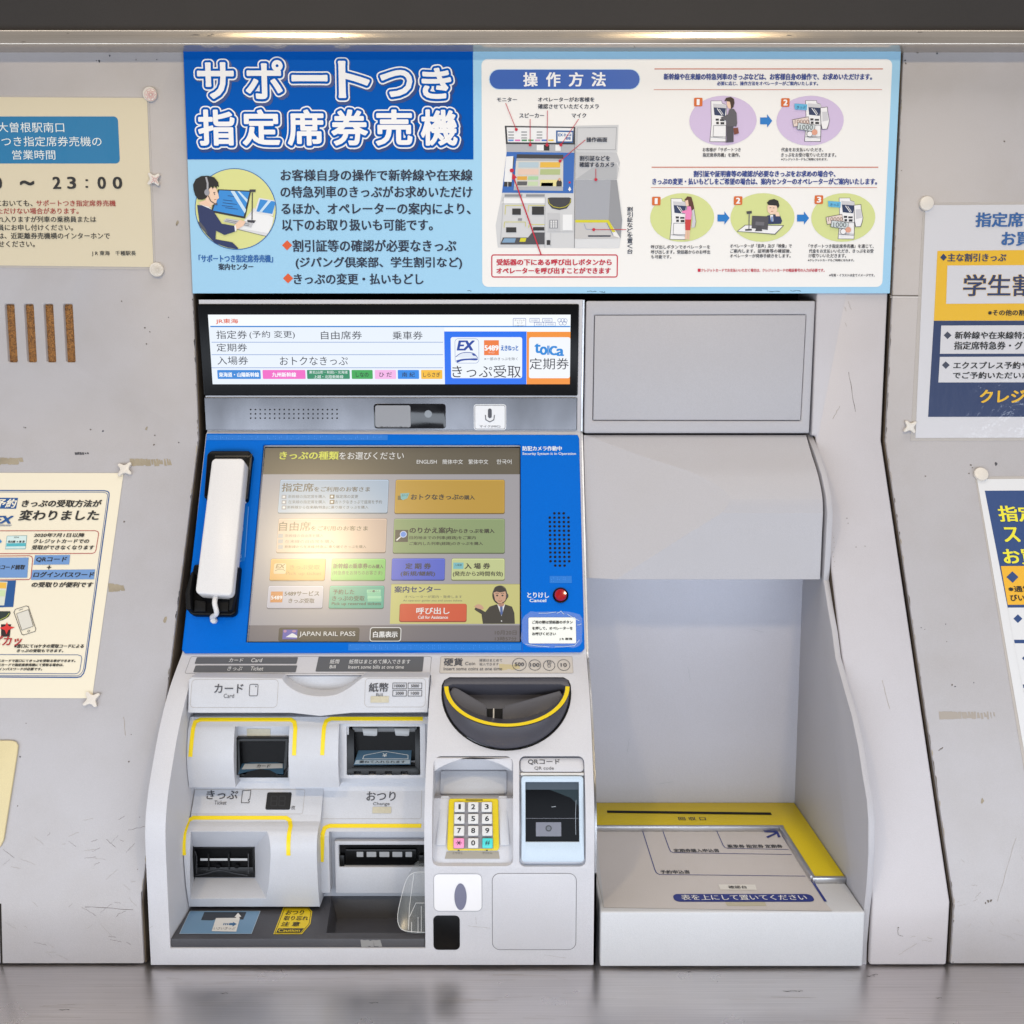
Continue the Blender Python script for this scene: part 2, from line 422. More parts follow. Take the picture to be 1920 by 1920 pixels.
struct(solid(boxbm(-1.9, 1.9, 1.66, 1.69, CTR, CZ+1.2), M_VOID, 'wall_cavity', loc=(0, 1.67, CTR)))  # dark backing sheet; the shade deep in the gaps is in its colour
zr0, zr1 = prof(84, 1.468)[1], prof(55.5, 1.468)[1]
struct(solid(boxbm(-1.9, 1.9, 1.492, 1.55, zr1+.0005, CZ+1.3), M_FASCIA, 'fascia_wall', loc=(0, 1.5, CZ+.8)))

rail = Part(); rail.mesh(bake(boxbm(-1.9, 1.9, 1.468, 1.60, zr0, zr1), bevel=.0025, seg=3), M_RAIL)
SR = Surf([(1.468, zr1), (1.468, zr0)])
for x, y, w in ((398, 64, 3), (366, 65, 9), (392, 67, 5), (44, 78, 4), (127, 62, 2), (1190, 88, 2), (640, 70, 4), (1480, 66, 5), (1725, 60, 5)):
    line(rail, SR, [(x-w, y+1), (x, y), (x+w, y+.6)], 1.6, M_SCUFF, 1, taper=lambda u: .3+sin(pi*u))
rail.build('trim_rail', None, (0, 1.5, zr0), label='long brushed steel rail running across the top above the sign', category='rail')

WP = [prof(60, 1.5), prof(822, 1.5), prof(1690, 1.195), (1.195, CTR+.002)]
SW = Surf(WP)
def wall_poly(p, d=.02): return list(p)+[(p[-1][0]+.30, p[-1][1]), (1.60, p[-1][1]), (1.60, p[0][1])]
def speck(P, S, x, y, r, mat, n=7, asp=1.0, rot=0):
    pts = []
    for i in range(n):
        a = 2*pi*i/n; q = r*random.uniform(.45, 1.15); u, v = q*cos(a)*asp, q*sin(a)
        pts.append((x+u*cos(rot)-v*sin(rot), y+u*sin(rot)+v*cos(rot)))
    poly(P, S, pts, mat, 1)
def scratch(P, S, x0, y0, x1, y1, w, mat, wob=2):
    n = 7; pts = [(x0+(x1-x0)*i/n+random.uniform(-wob, wob)*.4, y0+(y1-y0)*i/n+random.uniform(-wob, wob)*.4) for i in range(n+1)]
    line(P, S, pts, w, mat, 1, taper=lambda u: .35+.65*abs(sin(7*u+2)))
def residue(P, S, x0, y0, x1, y1, mat, n=14, fade=True):
    """torn remains of old adhesive tape"""
    for i in range(n):
        u = i/n; xx = x0+(x1-x0)*u; w = (x1-x0)/n*(1.25-.9*u*fade)*random.uniform(.7, 1.1); sl = (y1-y0)*.35
        a, b = y0+random.uniform(0, .3)*(y1-y0)*u, y1-random.uniform(0, .5)*(y1-y0)*u
        poly(P, S, [(xx, a), (xx+w, a+random.uniform(-.6, .6)), (xx+w+sl*random.uniform(.2, 1), b), (xx+sl*random.uniform(0, .6), b+random.uniform(-.6, .6))], mat, 1+.01*i)

# left wall panel with rusty ventilation slots
wl = Part(); cuts = []
for x in (20.5, 56.5, 93, 129.5):
    s0, t0, s1, t1 = SW.box(x-8.5, 570, x+8.5, 679); a = SW.pos(s0, t0); b = SW.pos(s1, t1)
    cuts.append(boxbm(a.x, b.x, 1.4, 1.52, b.z, a.z))
wl.mesh(bake(solid_extr(wall_poly(WP), -1.9, -.4758), cuts, .0022, 2), M_WALL)
for x, y, r in ((206, 104, 3), (186, 115, 2.6), (181, 114, 1.6), (255, 112, 1.5), (294, 112, 1.4), (116, 98, 1.3), (228, 565, 2.2), (275, 645, 1.8), (272, 615, 2),
                (281, 622, 2), (316, 595, 1.6), (48, 802, 1.8), (45, 801, 1.2), (193, 808, 2.2), (170, 805, 2), (290, 816, 2), (289, 834, 2.2), (233, 978, 2.2), (335, 830, 1.5),
                (38, 1419, 2), (242, 1428, 2.2), (246, 1377, 1.2), (33, 1511, 1.4), (258, 1630, 1.3), (49, 1356, 1.3), (262, 1532, 1.2), (332, 422, 1.2)):
    speck(wl, SW, x, y, r, random.choice((M_SCUFF, M_SCUFF, M_GREYINK)))
for x, y, r in ((333, 417, 6), (275, 803, 5), (310, 1162, 6)): speck(wl, SW, x, y, r, M_CHIP, 8, .6, .4)
residue(wl, SW, 243, 860, 322, 874, M_CHIP, 16); residue(wl, SW, -10, 858, 40, 872, M_CHIP, 9, False)
residue(wl, SW, 203, 1094, 230, 1110, M_CHIP, 6, False); residue(wl, SW, 140, 848, 168, 853, M_GREYINK, 6)
for i in range(46):
    x = random.uniform(5, 250); y = random.uniform(1530, 1790)**1.0; a = random.uniform(-.9, .9); l = random.uniform(6, 34)
    scratch(wl, SW, x, y, x+l*cos(a), y+l*sin(a), random.uniform(.3, .7), random.choice((M_SCUFF2, M_SCUFF2, M_SCUFF)))
scratch(wl, SW, 160, 1700, 250, 1706, 1.0, M_SCUFF); scratch(wl, SW, 232, 1345, 236, 1380, 1.4, M_SCUFF2)
for y in (1690.5, ):
    pass
def worn_edge(P, S_, X, y0, y1, n, mats, inward):
    T0, T1 = S_.st(960, y0)[1], S_.st(960, y1)[1]; t = T0
    while t < T1:
        l = random.uniform(.004, .02); w = random.uniform(.0004, .0017)
        if random.random() < .72: poly_st(P, S_, [(X, t), (X+inward*w, t+l*.2), (X+inward*w*random.uniform(.4, 1.2), t+l*.6), (X, t+l)], random.choice(mats), 1)
        t += l*random.uniform(.7, 1.6)
worn_edge(wl, SW, -.4759, 560, 1690, 0, [M_CHIP, M_SCUFF, M_SCUFF2, M_VOID], -1)
line(wl, SW, [(.5, 1694), (3, 1807)], 4, M_VOID, 1)
wlo = wl.build('wall_panel', None, (-.7, 1.4, CTR), label='grey painted wall panel left of the ticket machine, with rusty vent slots and tape residue', category='wall')
def gap_strip(P_, x0, x1, parent):  # added dark strip on the panel side, painting the shade inside the gap
    q = Surf(P_); pts = [offp2(q, t) for t in (0, q.T[1], q.T[2], q.T[3])]
    p = Part(); p.mesh(bake(solid_extr(pts+[(1.6, pts[-1][1]), (1.6, pts[0][1])], x0, x1)), M_GAPSHADE); p.build('dark_gap_strip', parent)
def offp2(S, t): v = S.pos(0, t, -.0035); return (v.y, max(v.z, CTR+.002))
M_GAPSHADE = paint('gap_shade_brown', '3a3026', .7, .5, .3, '6b5a44', gscale=300)  # dark brown that stands for the shaded gap
gap_strip(WP, -.4757, -.4738, wlo)
for x in (20.5, 56.5, 93, 129.5):
    s0, t0, s1, t1 = SW.box(x-8.5, 570, x+8.5, 679); a = SW.pos(s0, t0); b = SW.pos(s1, t1)
    p = Part(); p.mesh(bake(boxbm(a.x, b.x, 1.506, 1.516, b.z, a.z)), M_RUST); p.build('vent_slot', wlo)

# pillar beside the document counter
pil = Part(); pil.mesh(bake(solid_extr(wall_poly([prof(60, 1.5), prof(825, 1.5), prof(1692, 1.192), (1.192, CTR+.002)]), .4545, .5605), [boxbm(.44, .4612, 1.0, 1.7, .5, prof(817, 1.5)[1])], .003, 3), M_PILLAR)
SP = Surf([prof(60, 1.5), prof(825, 1.5), prof(1692, 1.192), (1.192, CTR+.002)])
scratch(pil, SP, 1591, 697, 1604, 772, 1.0, M_SCUFF); scratch(pil, SP, 1575, 761, 1561, 785, 1.2, M_SCUFF2); scratch(pil, SP, 1654, 1275, 1668, 1330, 1.1, M_SCUFF2)
for x, y in ((1590, 565), (1583, 575), (1592, 573), (1584, 604)): scratch(pil, SP, x, y, x+4, y+8, .8, M_SCUFF2)
for x, y, r in ((1605, 1026, 1.5), (1622, 1024, 1), (1588, 972, 1.4), (1590, 981, 1.2), (1684, 1739, 2)): speck(pil, SP, x, y, r, M_SCUFF)
for y in range(1008, 1070, 9): speck(pil, SP, 1563+random.uniform(-2, 2), y, 1.6, M_SCUFF2, 6, .6)
scratch(pil, SP, 1683, 1738, 1684, 1752, .9, M_SCUFF); scratch(pil, SP, 1684, 1753, 1694, 1755, .9, M_SCUFF); scratch(pil, SP, 1685, 1790, 1720, 1769, .8, M_SCUFF2)
scratch(pil, SP, 1738, 1757, 1748, 1761, 1, M_SCUFF2); scratch(pil, SP, 1707, 1757, 1716, 1755, .8, M_SCUFF2); scratch(pil, SP, 1729, 1763, 1747, 1765, .7, M_SCUFF2)
pilo = pil.build('pillar', None, (.51, 1.4, CTR), label='narrow pale painted pillar between the document counter and the right wall panel', category='pillar')

gap_strip(WP, .4603, .4611, pilo)
# right wall panel
wr_ = Part(); WR = [prof(60, 1.5), prof(827, 1.5), prof(1695, 1.195), (1.195, CTR+.002)]; SWR = Surf(WR)
wr_.mesh(bake(solid_extr(wall_poly(WR), .567, 1.9), (), .0022, 2), M_WALL)
worn_edge(wr_, SWR, .5671, 130, 1790, 0, [M_CHIP, M_SCUFF, M_SCUFF2], 1)
line(wr_, SWR, [(1668, 554), (1732, 554.5)], 2.2, M_SCUFF, 1); line(wr_, SWR, [(1669, 557), (1733, 557.5)], 1.2, flat('e6dfda', .4), 1)
for x, y, r in ((1698, 119, 2.5), (1697, 113, 2), (1883, 265, 2.4), (1757, 100, 2), (1735, 893, 1.8), (1720, 98, 3), (1868, 870, 4), (1820, 872, 2), (1823, 877, 1.6), (1817, 888, 1.6),
                (1773, 1170, 1.4), (1727, 1177, 1.2), (1734, 1180, 1), (1775, 1203, 1.2), (1785, 1284, 2.2), (1791, 1287, 1.8), (1826, 1280, 1.3), (1853, 1690, 3), (1858, 1689, 3), (1848, 1693, 2), (1787, 1804, 1.5), (1690, 320, 1.2)):
    speck(wr_, SWR, x, y, r, random.choice((M_SCUFF, M_GREYINK)))
speck(wr_, SWR, 1842, 1502, 6, M_CHIP, 8, .7); scratch(wr_, SWR, 1760, 1407, 1768, 1402, 2, M_SCUFF); scratch(wr_, SWR, 1870, 1690, 1905, 1570, .7, M_SCUFF2)
residue(wr_, SWR, 1760, 1334, 1868, 1349, M_SCUFF2, 18)
for i in range(14):
    x = random.uniform(1790, 1915); y = random.uniform(1560, 1800); a = random.uniform(-1.2, 1.2); l = random.uniform(5, 22)
    scratch(wr_, SWR, x, y, x+l*cos(a), y+l*sin(a), .5, M_SCUFF2)
wro = wr_.build('wall_panel', None, (.9, 1.4, CTR), label='grey painted wall panel at the right edge carrying two blue and yellow notices', category='wall')

gap_strip(WR, .5648, .5669, wro)
# ================================================================== TICKET MACHINE
ML, MR = -.4648, .1047
root = thing('ticket_machine', 'grey ticket vending machine with blue touchscreen console, coin cup and keypad', 'ticket machine', (-.18, 1.25, CTR))
S_MON = Surf([prof(562, 1.4885), prof(744, 1.5035)])
S_STR = Surf([prof(744, 1.5035), prof(809, 1.506)])
S_BLU = Surf([prof(812, 1.4986), prof(1225, 1.352)])
low = [prof(1227, 1.354)]+side(ML, [(318, 1290), (300, 1360), (285, 1440), (276, 1500), (272, 1560)])+[prof(1640, 1.1895), prof(1720, 1.1895), (1.1895, CTR+.004)]
lows = smooth_profile(low[:7], 5)+low[7:]
S_LOW = Surf(lows)
def offp(S, t, off): v = S.pos(0, t, off); return (v.y, v.z)
bprof = [offp(S_MON, 0, -.003), offp(S_MON, S_MON.T[-1], -.003), offp(S_STR, S_STR.T[-1], -.003), offp(S_BLU, .001, -.004), offp(S_BLU, S_BLU.T[-1]-.002, -.004)]+lows
body_poly = bprof+[(1.60, bprof[-1][1]), (1.60, bprof[0][1])]
RL, RR_ = -.439, -.1112                                    # recess with the slots, left and right
ztop = S_LOW.at(500, 1266).z; zbot = prof(1778, 1.1895)[1]
Dcup = []
for i in range(31):
    a = pi*i/30; Dcup.append((949.3+120.6*cos(a), 1300+106.5*sin(a)))
Dcup += [(829.5, 1285), (834, 1276), (843, 1271), (1056, 1271), (1065, 1276), (1069, 1285)]
c1 = S_LOW.at(880, 1418); c2 = S_LOW.at(880, 1624)
S_CH = Surf([(c1.y, c1.z), (c2.y, c2.z)])
def fwd(bm, d=-.04):
    for v in list(bm.verts)[:len(bm.verts)//2]: v.co.y += d
    return bm
kcut = fwd(rprism(S_CH, 812, 1418, 962, 1624, 13, .075, back=(0, 1, 0)))
qcut = fwd(rprism(S_CH, 973.5, 1418, 1096.5, 1625, 11, .03, back=(0, 1, 0)))
hcut = prism(S_LOW, Dcup, .075, .02)
cuts = [boxbm(RL, RR_, 1.0, 1.37, zbot, ztop), boxbm(S_LOW.st(590, 1740)[0], RR_-.0005, 1.1975, 1.365, zbot-.018, zbot+.01), kcut, qcut, hcut, rprism(S_BLU, 477, 833, 976.5, 1204, 2, .03, .004)]
def body_extra(P):
    # thin outlines and label strips printed on the sloping top of the lower body
    rect(P, S_LOW, 352, 1231, 808, 1263, M_GREYINK, 1, 4, .6)
    dk = flat('58595d', .45)
    rect(P, S_LOW, 367, 1232.5, 557.5, 1245, dk, 2, 2); rect(P, S_LOW, 364.5, 1248, 556, 1260.8, dk, 2, 2); rect(P, S_LOW, 594.5, 1231.5, 793.5, 1259.5, dk, 2, 2)
    wh = flat('e8e8e8', .5)
    text(P, S_LOW, 'カード', 430, 1234.8, 456, 1242.4, wh, 4); text(P, S_LOW, 'Card', 471.5, 1235, 491.5, 1242.3, wh, 4)
    text(P, S_LOW, 'きっぷ', 427, 1250.2, 454.5, 1258, wh, 4); text(P, S_LOW, 'Ticket', 470, 1250.5, 494, 1258, wh, 4)
    text(P, S_LOW, '紙幣', 619, 1237, 637, 1245.5, wh, 4); text(P, S_LOW, 'Bill', 618.5, 1248, 629.5, 1254, wh, 4)
    text(P, S_LOW, '紙幣はまとめて挿入できます', 655, 1237, 769.5, 1245.5, wh, 4); text(P, S_LOW, 'Insert some bills at one time', 653.5, 1248.2, 757.5, 1254.5, wh, 4)
    rect(P, S_LOW, 825, 1231, 1074, 1262.5, flat('c9c2ba', .5), 1, 3); rect(P, S_LOW, 825, 1231, 1074, 1262.5, M_SCUFF2, 2, 3, .7)
    g = M_GREYINK
    text(P, S_LOW, '硬貨', 832.5, 1234.8, 867.5, 1249, g, 4, .35); text(P, S_LOW, 'Coin', 872, 1241.8, 891, 1247.8, g, 4)
    text(P, S_LOW, '硬貨はまとめて', 899, 1236, 941.5, 1241.5, g, 4); text(P, S_LOW, '投入できます', 899, 1243.4, 935, 1248.6, g, 4)
    text(P, S_LOW, 'Insert some coins at one time', 832, 1251.5, 941.5, 1257.5, g, 4)
    residue(P, S_LOW, 935, 1245, 970, 1257, flat('c6b88e', .5), 5, False)
    for x, y, r, s in ((973.8, 1246.4, 13.4, '500'), (1002.8, 1247.6, 11.6, '100'), (1029.6, 1248.4, 11.2, '50'), (1057, 1247.6, 12, '10')):
        ell(P, S_LOW, x, y, r, r*.88, g, 4, 1.0)
        if s == '50': text(P, S_LOW, s, x-4, y-8, x+4, y-2, g, 5); ell(P, S_LOW, x, y+1, 3.2, 2.8, g, 5, .9)
        else: w = 8.6 if len(s) == 3 else 5.6; text(P, S_LOW, s, x-w, y-3.2, x+w, y+3.2, g, 5, .25)
    scratch(P, S_LOW, 878, 1736, 920, 1740, .6, M_SCUFF2); scratch(P, S_LOW, 892, 1718, 893, 1732, .5, M_SCUFF2); scratch(P, S_LOW, 922, 1712, 958, 1696, .5, M_SCUFF2)
    scratch(P, S_LOW, 280, 1740, 287, 1736, .6, M_SCUFF2); scratch(P, S_LOW, 1020, 1790, 1062, 1796, .5, M_SCUFF2)
body = solid(solid_extr(body_poly, ML, MR), M_BODY, 'body', root, cuts, .0028, 3, extra=body_extra)
# faint seam of the metal side skin
sk_ = [(y+.004, z_) for y, z_ in bprof+lows[1:]]
P = Part(); P.mesh(bake(solid_extr(sk_+[(1.6, sk_[-1][1]), (1.6, sk_[0][1])], MR+.0006, MR+.0032)), M_ALU); P.build('side_skin', root)

# ---- upper display
P = Part()
P.mesh(bake(rprism(S_MON, 376, 570, 1084.5, 742, 3, .007), (), .0012, 2), M_BLACK)
disp = P.build('monitor', root)
P = Part(); S = S_MON; wht = emit('f7fbff', 1.0, .25, .15); R = lambda *a, **k: rect(P, S, *a, **k)
R(394.5, 590, 1069, 720.3, wht, L=2)
pal = emit('e9f1fb', 1.0, .25, .15); R(395.5, 614, 834, 720, pal, L=3)
ink = emit('1b1b2e', .8, .25, .15); blu = emit('1d7fd0', 1, .25, .15); lnb = emit('5f86c8', 1, .25, .15)
R(394.6, 611, 1069, 613.4, blu, L=4)
text(P, S, 'JR東海', 405, 597.6, 446.7, 607.6, emit('e0603f', 1, .25, .15), 4, .25)
for y in (641.6, 665, 689.5): R(397, y-.5, 831, y+.5, lnb, L=4)
T = lambda s, x0, y0, x1, y1, m=ink, L=5, **k: text(P, S, s, x0, y0, x1, y1, m, L, **k)
T('指定券', 406, 619.5, 463.5, 635.3); T('(予約 変更)', 468, 620, 553, 635.3); T('自由席券', 602, 620.5, 678.8, 636.4); T('乗車券', 736, 621, 792.6, 636.6)
T('定期券', 406.5, 643.8, 463.6, 659); T('入場券', 407.7, 668, 465.6, 683.8); T('おトクなきっぷ', 525, 668.6, 652.3, 684.6)
for x0, x1, c, s in ((408, 489, '2b83d6', '東海道・山陽新幹線'), (492.8, 573, 'f067c4', '九州新幹線'), (576, 656, '2a8a62', ''), (659.6, 699, '36a64f', 'しなの'),
                     (703, 742.8, 'f3b4e6', 'ひ だ'), (746, 785.8, '2286e6', '南 紀'), (789.7, 829.5, 'f6bd2c', 'しらさぎ')):
    R(x0, 693.6, x1, 710.4, emit(c, 1, .25, .15), L=4, r=1.5)
    lt = c in ('2b83d6', 'f067c4'); m = wht if lt else ink
    if s:
        w = (x1-x0); q = .42 if s != '九州新幹線' else .28; q = .3 if len(s) < 4 and not lt else (.40 if s == 'しらさぎ' else q); cx = (x0+x1)/2
        T(s, cx-w*q*1.1 if s == '東海道・山陽新幹線' else cx-w*q, 698, cx+w*q*1.1 if s == '東海道・山陽新幹線' else cx+w*q, 706.6, m, bold=.25 if lt else .1)
T('東北(山形・秋田)・北海道', 580, 695, 652, 701.4, wht); T('上越・北陸新幹線', 588.5, 703, 644, 709.4, wht)
R(833.6, 621.4, 987.2, 720.3, emit('0f6df0', 1, .25, .15), L=4); R(845.5, 632, 979, 709, emit('eef4fb', 1, .25, .15), L=5, r=4)
R(987.6, 622, 1069, 720.3, emit('f3912b', 1, .25, .15), L=4); R(991.8, 632.2, 1069, 709, emit('f2f5fa', 1, .25, .15), L=5, r=4)
R(852.8, 634.5, 898.3, 681.2, emit('8fa3cc', 1, .25, .15), L=6, r=7, lw=.9)
exb = emit('123f9e', 1, .25, .15)
T('EX', 857.5, 638.8, 886, 656.5, exb, 7, bold=1.1, ital=.22)
poly(P, S, [(854.5, 669), (862, 663.5), (874, 661), (886, 661.5), (893, 666), (895.5, 671), (889, 672), (878, 669.8), (866, 671)], emit('dfe7f4', 1, .25, .15), 7)
line(P, S, curve([(854.5, 669), (864, 662.4), (877, 660.6), (889, 663), (895.8, 671)]), 1.2, exb, 8); poly(P, S, [(884, 662.6), (889, 663.6), (893, 667.5), (887, 666.5)], exb, 8)
poly(P, S, curve([(855, 676), (866, 673), (880, 672), (895.5, 672), (893, 675.5), (880, 675), (866, 676.5), (858, 680)], 4), exb, 8)
R(907.6, 637.8, 935.4, 665.8, emit('ee7a34', 1, .25, .15), L=6); T('5489', 908.8, 647.5, 934.4, 657, wht, 7, bold=.5); T('サービス', 916, 659, 927, 662.4, wht, 7)
T('えきねっと', 939.5, 647.5, 971.5, 657.2, emit('2f6fc0', 1, .25, .15), 7, bold=.55)
T('※一部のきっぷを除く', 908, 669.8, 970.6, 675.6, ink, 7)
T('きっぷ受取', 848, 684.6, 976.6, 708, ink, 7)
T('定期券', 993, 671.2, 1066.5, 692.6, ink, 7)
tb = emit('1c86d8', 1, .25, .15)
T('t', 1003, 644, 1013, 661.5, tb, 7, bold=1.0); T('o', 1013, 650, 1025, 665, tb, 7, bold=1.0); T('I', 1027, 648.5, 1029, 664.5, tb, 7, bold=1.2); T('C', 1031, 649, 1043.5, 665.5, tb, 7, bold=1.2); T('a', 1044, 654, 1056.6, 667, tb, 7, bold=1.0)
R(961.8, 596.5, 986.2, 612.4, emit('4a62a8', 1, .25, .15), L=4, r=2, lw=.8); T('クレジット', 964.5, 598.6, 983.5, 602.6); T('カード', 969, 604, 980, 607.4); T('Credit Card', 965, 609, 983, 611)
gi = emit('6b7fb6', 1, .25, .15)
for x, y, s in ((993, 596.6, '¥10000'), (1017, 596.6, '¥5000'), (1001.5, 604, '¥2000'), (1023, 604, '¥1000')):
    R(x, y, x+18.5, y+7.6, gi, L=4, lw=.8); T(s, x+3.4, y+2.2, x+15, y+5.6, gi)
for x, y in ((1049, 600.5), (1055, 600.5), (1060, 601), (1051.5, 606), (1058.5, 606)): ell(P, S, x, y, 3.8, 3.8, gi, 4.2+x*.001, .8)
P.build('display', disp)

# ---- polished steel strip with camera window and microphone label
P = Part(); P.mesh(bake(rprism(S_STR, 384, 745.5, 1082, 807, 1, .006), (), .0008, 1), M_STRIP); strip = P.build('steel_strip', root)
P = Part(); P.mesh(bake(rprism(S_STR, 701, 757, 836, 803.5, 6, .003, .0012), (), .0008, 2), flat('16161a', .12)); rect(P, S_STR, 704, 760, 770, 801, flat('8c8c90', .3), 7, 4)
text(P, S_STR, 'オペレーター', 712, 798.6, 764, 801.8, flat('222222'), 9)
ell(P, S_STR, 803, 776, 7, 7, flat('05050a', .05, 1), 7); P.build('camera_window', strip)
P = Part(); rect(P, S_STR, 888.5, 758, 949, 806.2, flat('e8e8ea', .3), 1, 5); rect(P, S_STR, 890, 759.5, 947.5, 804.8, flat('3a3a40'), 2, 4, .8)
text(P, S_STR, 'マイク(MIC)', 899, 797.2, 938, 802.4, flat('333338'), 4); rect(P, S_STR, 915, 766, 922, 784, flat('4a4a52'), 4, 3.5); line(P, S_STR, [(910, 778), (911, 787), (918.5, 791), (926, 787), (927, 778)], 1.5, flat('4a4a52'), 4)
P.build('microphone_label', strip)
P = Part()
for x in range(470, 640, 9):
    for y in (768, 776, 784): ell(P, S_STR, x, y, 1.5, 1.5, M_BLACKM, 2, n=10)
P.build('speaker_holes', strip)

# ---- blue console panel
co = [(387, 812.5), (1083.5, 815), (1086, 822), (1096.2, 1216), (1090, 1222.2), (346, 1224.5), (340.5, 1218)]
P = Part(); P.mesh(bake(prism(S_BLU, co, .0085), [rprism(S_BLU, 477, 833, 976.5, 1204, 2, .02, .005)], .0016, 3), M_BLUE)
wht_ = flat('dfe6f0', .5)
rect(P, S_BLU, 388, 815.5, 727, 825.5, M_BLUE2, 2, 1); rect(P, S_BLU, 653, 1206.8, 977, 1219.6, M_BLUE2, 2, 1); rect(P, S_BLU, 1030.6, 1080, 1072, 1093.4, M_BLUE2, 2, 1)
for x0, x1, y0, y1 in ((392, 722, 817, 824), (657, 972, 1209, 1218), (1034, 1069, 1082, 1092)):
    for i in range(int((x1-x0)/11)):
        for j in (0, 1):
            for k in (0, 1, 2):
                if random.random() < .5: ell(P, S_BLU, x0+i*11+j*3.5, y0+(y1-y0)*(k+.5)/3, .9, .9, flat('2c84e2', .3), 3, n=6)
text(P, S_BLU, '防犯カメラ作動中', 980, 836.8, 1053, 845.4, wht_, 2, .3); text(P, S_BLU, 'Security System is in Operation', 979.6, 848.4, 1079.8, 854.4, wht_, 2, .12)
text(P, S_BLU, 'とりけし', 989, 1111, 1029, 1121, wht_, 2, .3); text(P, S_BLU, 'Cancel', 993, 1122.8, 1024, 1129, wht_, 2, .2)
line(P, S_BLU, [(978, 1146), (979.5, 1220)], 1, flat('0b4fa8'), 1)
# plate with the call button and volume legend beside the handset
poly(P, S_BLU, [(452, 948), (465, 948), (459, 1052), (436, 1058), (434, 1050)], M_BLUE2, 1); line(P, S_BLU, [(466, 950), (459.6, 1045)], 1.2, flat('6fa6e6', .2), 2)
vtext(P, S_BLU, '音量', 449, 980, 457, 996, flat('a9c4ec'), 2); vtext(P, S_BLU, '呼び出し', 443, 1024, 453, 1054, flat('a9c4ec'), 2); poly(P, S_BLU, [(444, 972), (449, 974), (447, 986), (441, 998)], flat('cfe0f5'), 3)
con = P.build('console_panel', root)
P = Part()
rows = [(962.6, 3)]+[(962.6+8.17*i, 5) for i in range(1, 12)]+[(1060.6, 3)]
for y, n in rows:
    u = (y-962.6)/98
    for i in range(n):
        x = 1048.2+u*1.6+(i-(n-1)/2)*8.75; ell(P, S_BLU, x, y, 2.5, 2.3, M_BLACKM, 2, n=12)
P.build('speaker_holes', con)
P = Part(); c = S_BLU.at(1051, 1116.5); nn = S_BLU.at(1051, 1116.5, 1)-c
lathe(P, c, nn, [(.0112, -.004), (.0112, .0018), (.0102, .0022), (.0102, .0008)], M_BLACK); lathe(P, c, nn, [(.0088, -.003), (.0088, .0045), (.0078, .0062), (.0045, .0066), (.0008, .0067)], M_RED); P.build('cancel_button', con)
P = Part(); fp = []
for i in range(28):
    a = 2*pi*i/28; fp.append((1035+59*math.copysign(abs(cos(a))**.45, cos(a))*random.uniform(.95, 1.02), 1181+35*math.copysign(abs(sin(a))**.5, sin(a))*random.uniform(.93, 1.04)))
fp = [(x if x < 1092 else 1092, y) for x, y in fp]
poly(P, S_BLU, fp, M_FILM, 3)
for (x0, y0), (x1, y1) in (((1044, 1150), (1052, 1146)), ((1052, 1146), (1058, 1152)), ((1010, 1150), (1042, 1148)), ((1064, 1152), (1086, 1164)), ((1086, 1200), (1076, 1212)), ((1040, 1213), (1076, 1211)), ((985, 1208), (1030, 1213)), ((1082, 1172), (1090, 1170))):
    line(P, S_BLU, [(x0, y0), ((x0+x1)/2, (y0+y1)/2+1), (x1, y1)], .9, flat('c9d9ee', .2), 5)
rect(P, S_BLU, 991, 1158, 1079.8, 1206.6, flat('eef0ea', .5, .4), 4, 3)
bk = flat('1c1c1e', .5)
text(P, S_BLU, 'ご用の際は受話器のボタン', 998, 1164, 1073.5, 1169.8, bk, 6, .2); text(P, S_BLU, 'を押して、オペレーターを', 998, 1175.4, 1073.5, 1181.2, bk, 6, .2)
text(P, S_BLU, 'お呼びください', 998, 1186, 1042, 1191.6, bk, 6, .2); text(P, S_BLU, 'J R 東海', 1049, 1196.2, 1072.6, 1201, bk, 6, .2)
P.build('notice_sticker', con, label='white typed notice under clear tape')

# ---- touchscreen
z = Surf([offp(S_BLU, 0, -.010), offp(S_BLU, S_BLU.T[-1], -.010)])
P = Part(); P.mesh(bake(rprism(z, 471, 826, 981, 1210, 1, .004, 0)), M_BLACK); tsc = P.build('touchscreen', root)
P = Part(); S = z; ES = .78
def E_(h, s=ES): return emit(h, s, .30, .7)
R = lambda *a, **k: rect(P, S, *a, **k)
T = lambda s, x0, y0, x1, y1, m, L=7, **k: text(P, S, s, x0, y0, x1, y1, m, L, **k)
def trap(pts, m, L): poly(P, S, pts, m, L)
trap([(497.5, 840), (974.5, 840), (974.5, 1203), (462, 1203)], E_('a9a6ad'), 2)
trap([(497.5, 840), (974.5, 840), (974.5, 889.6), (493, 889.6)], E_('5d5545'), 3)
trap([(465.5, 1172.6), (974.5, 1172.6), (974.5, 1203), (462, 1203)], E_('77727a'), 3)
yl = E_('d3d64e', .9); wt = E_('e6e6e6', .9); dk = E_('2b2a26', .7); br = E_('4f4738', .7)
T('きっぷの種類', 525, 847.4, 635, 862.4, yl, bold=.5); T('をお選びください', 636.5, 848.4, 757.5, 862.2, wt)
T('ENGLISH', 781.6, 863, 819, 870, wt); T('簡体中文', 829.6, 862, 868, 871, wt); T('繁体中文', 878.4, 862, 915.4, 871, wt); T('한국어', 931.2, 862, 959, 871, wt)
def btn(x0, y0, x1, y1, h, r=3):
    c = h; d = ''.join('%02x' % int(int(c[i:i+2], 16)*.62) for i in (0, 2, 4)); l = ''.join('%02x' % min(255, int(int(c[i:i+2], 16)*1.1+8)) for i in (0, 2, 4))
    R(x0-.8, y0-.8, x1+.8, y1+2.4, E_(d), L=4, r=r+.6); R(x0, y0, x1, y1, E_(l), L=5, r=r); R(x0+.8, y0+1.6, x1-.8, y1-.4, E_(c), L=6, r=r)
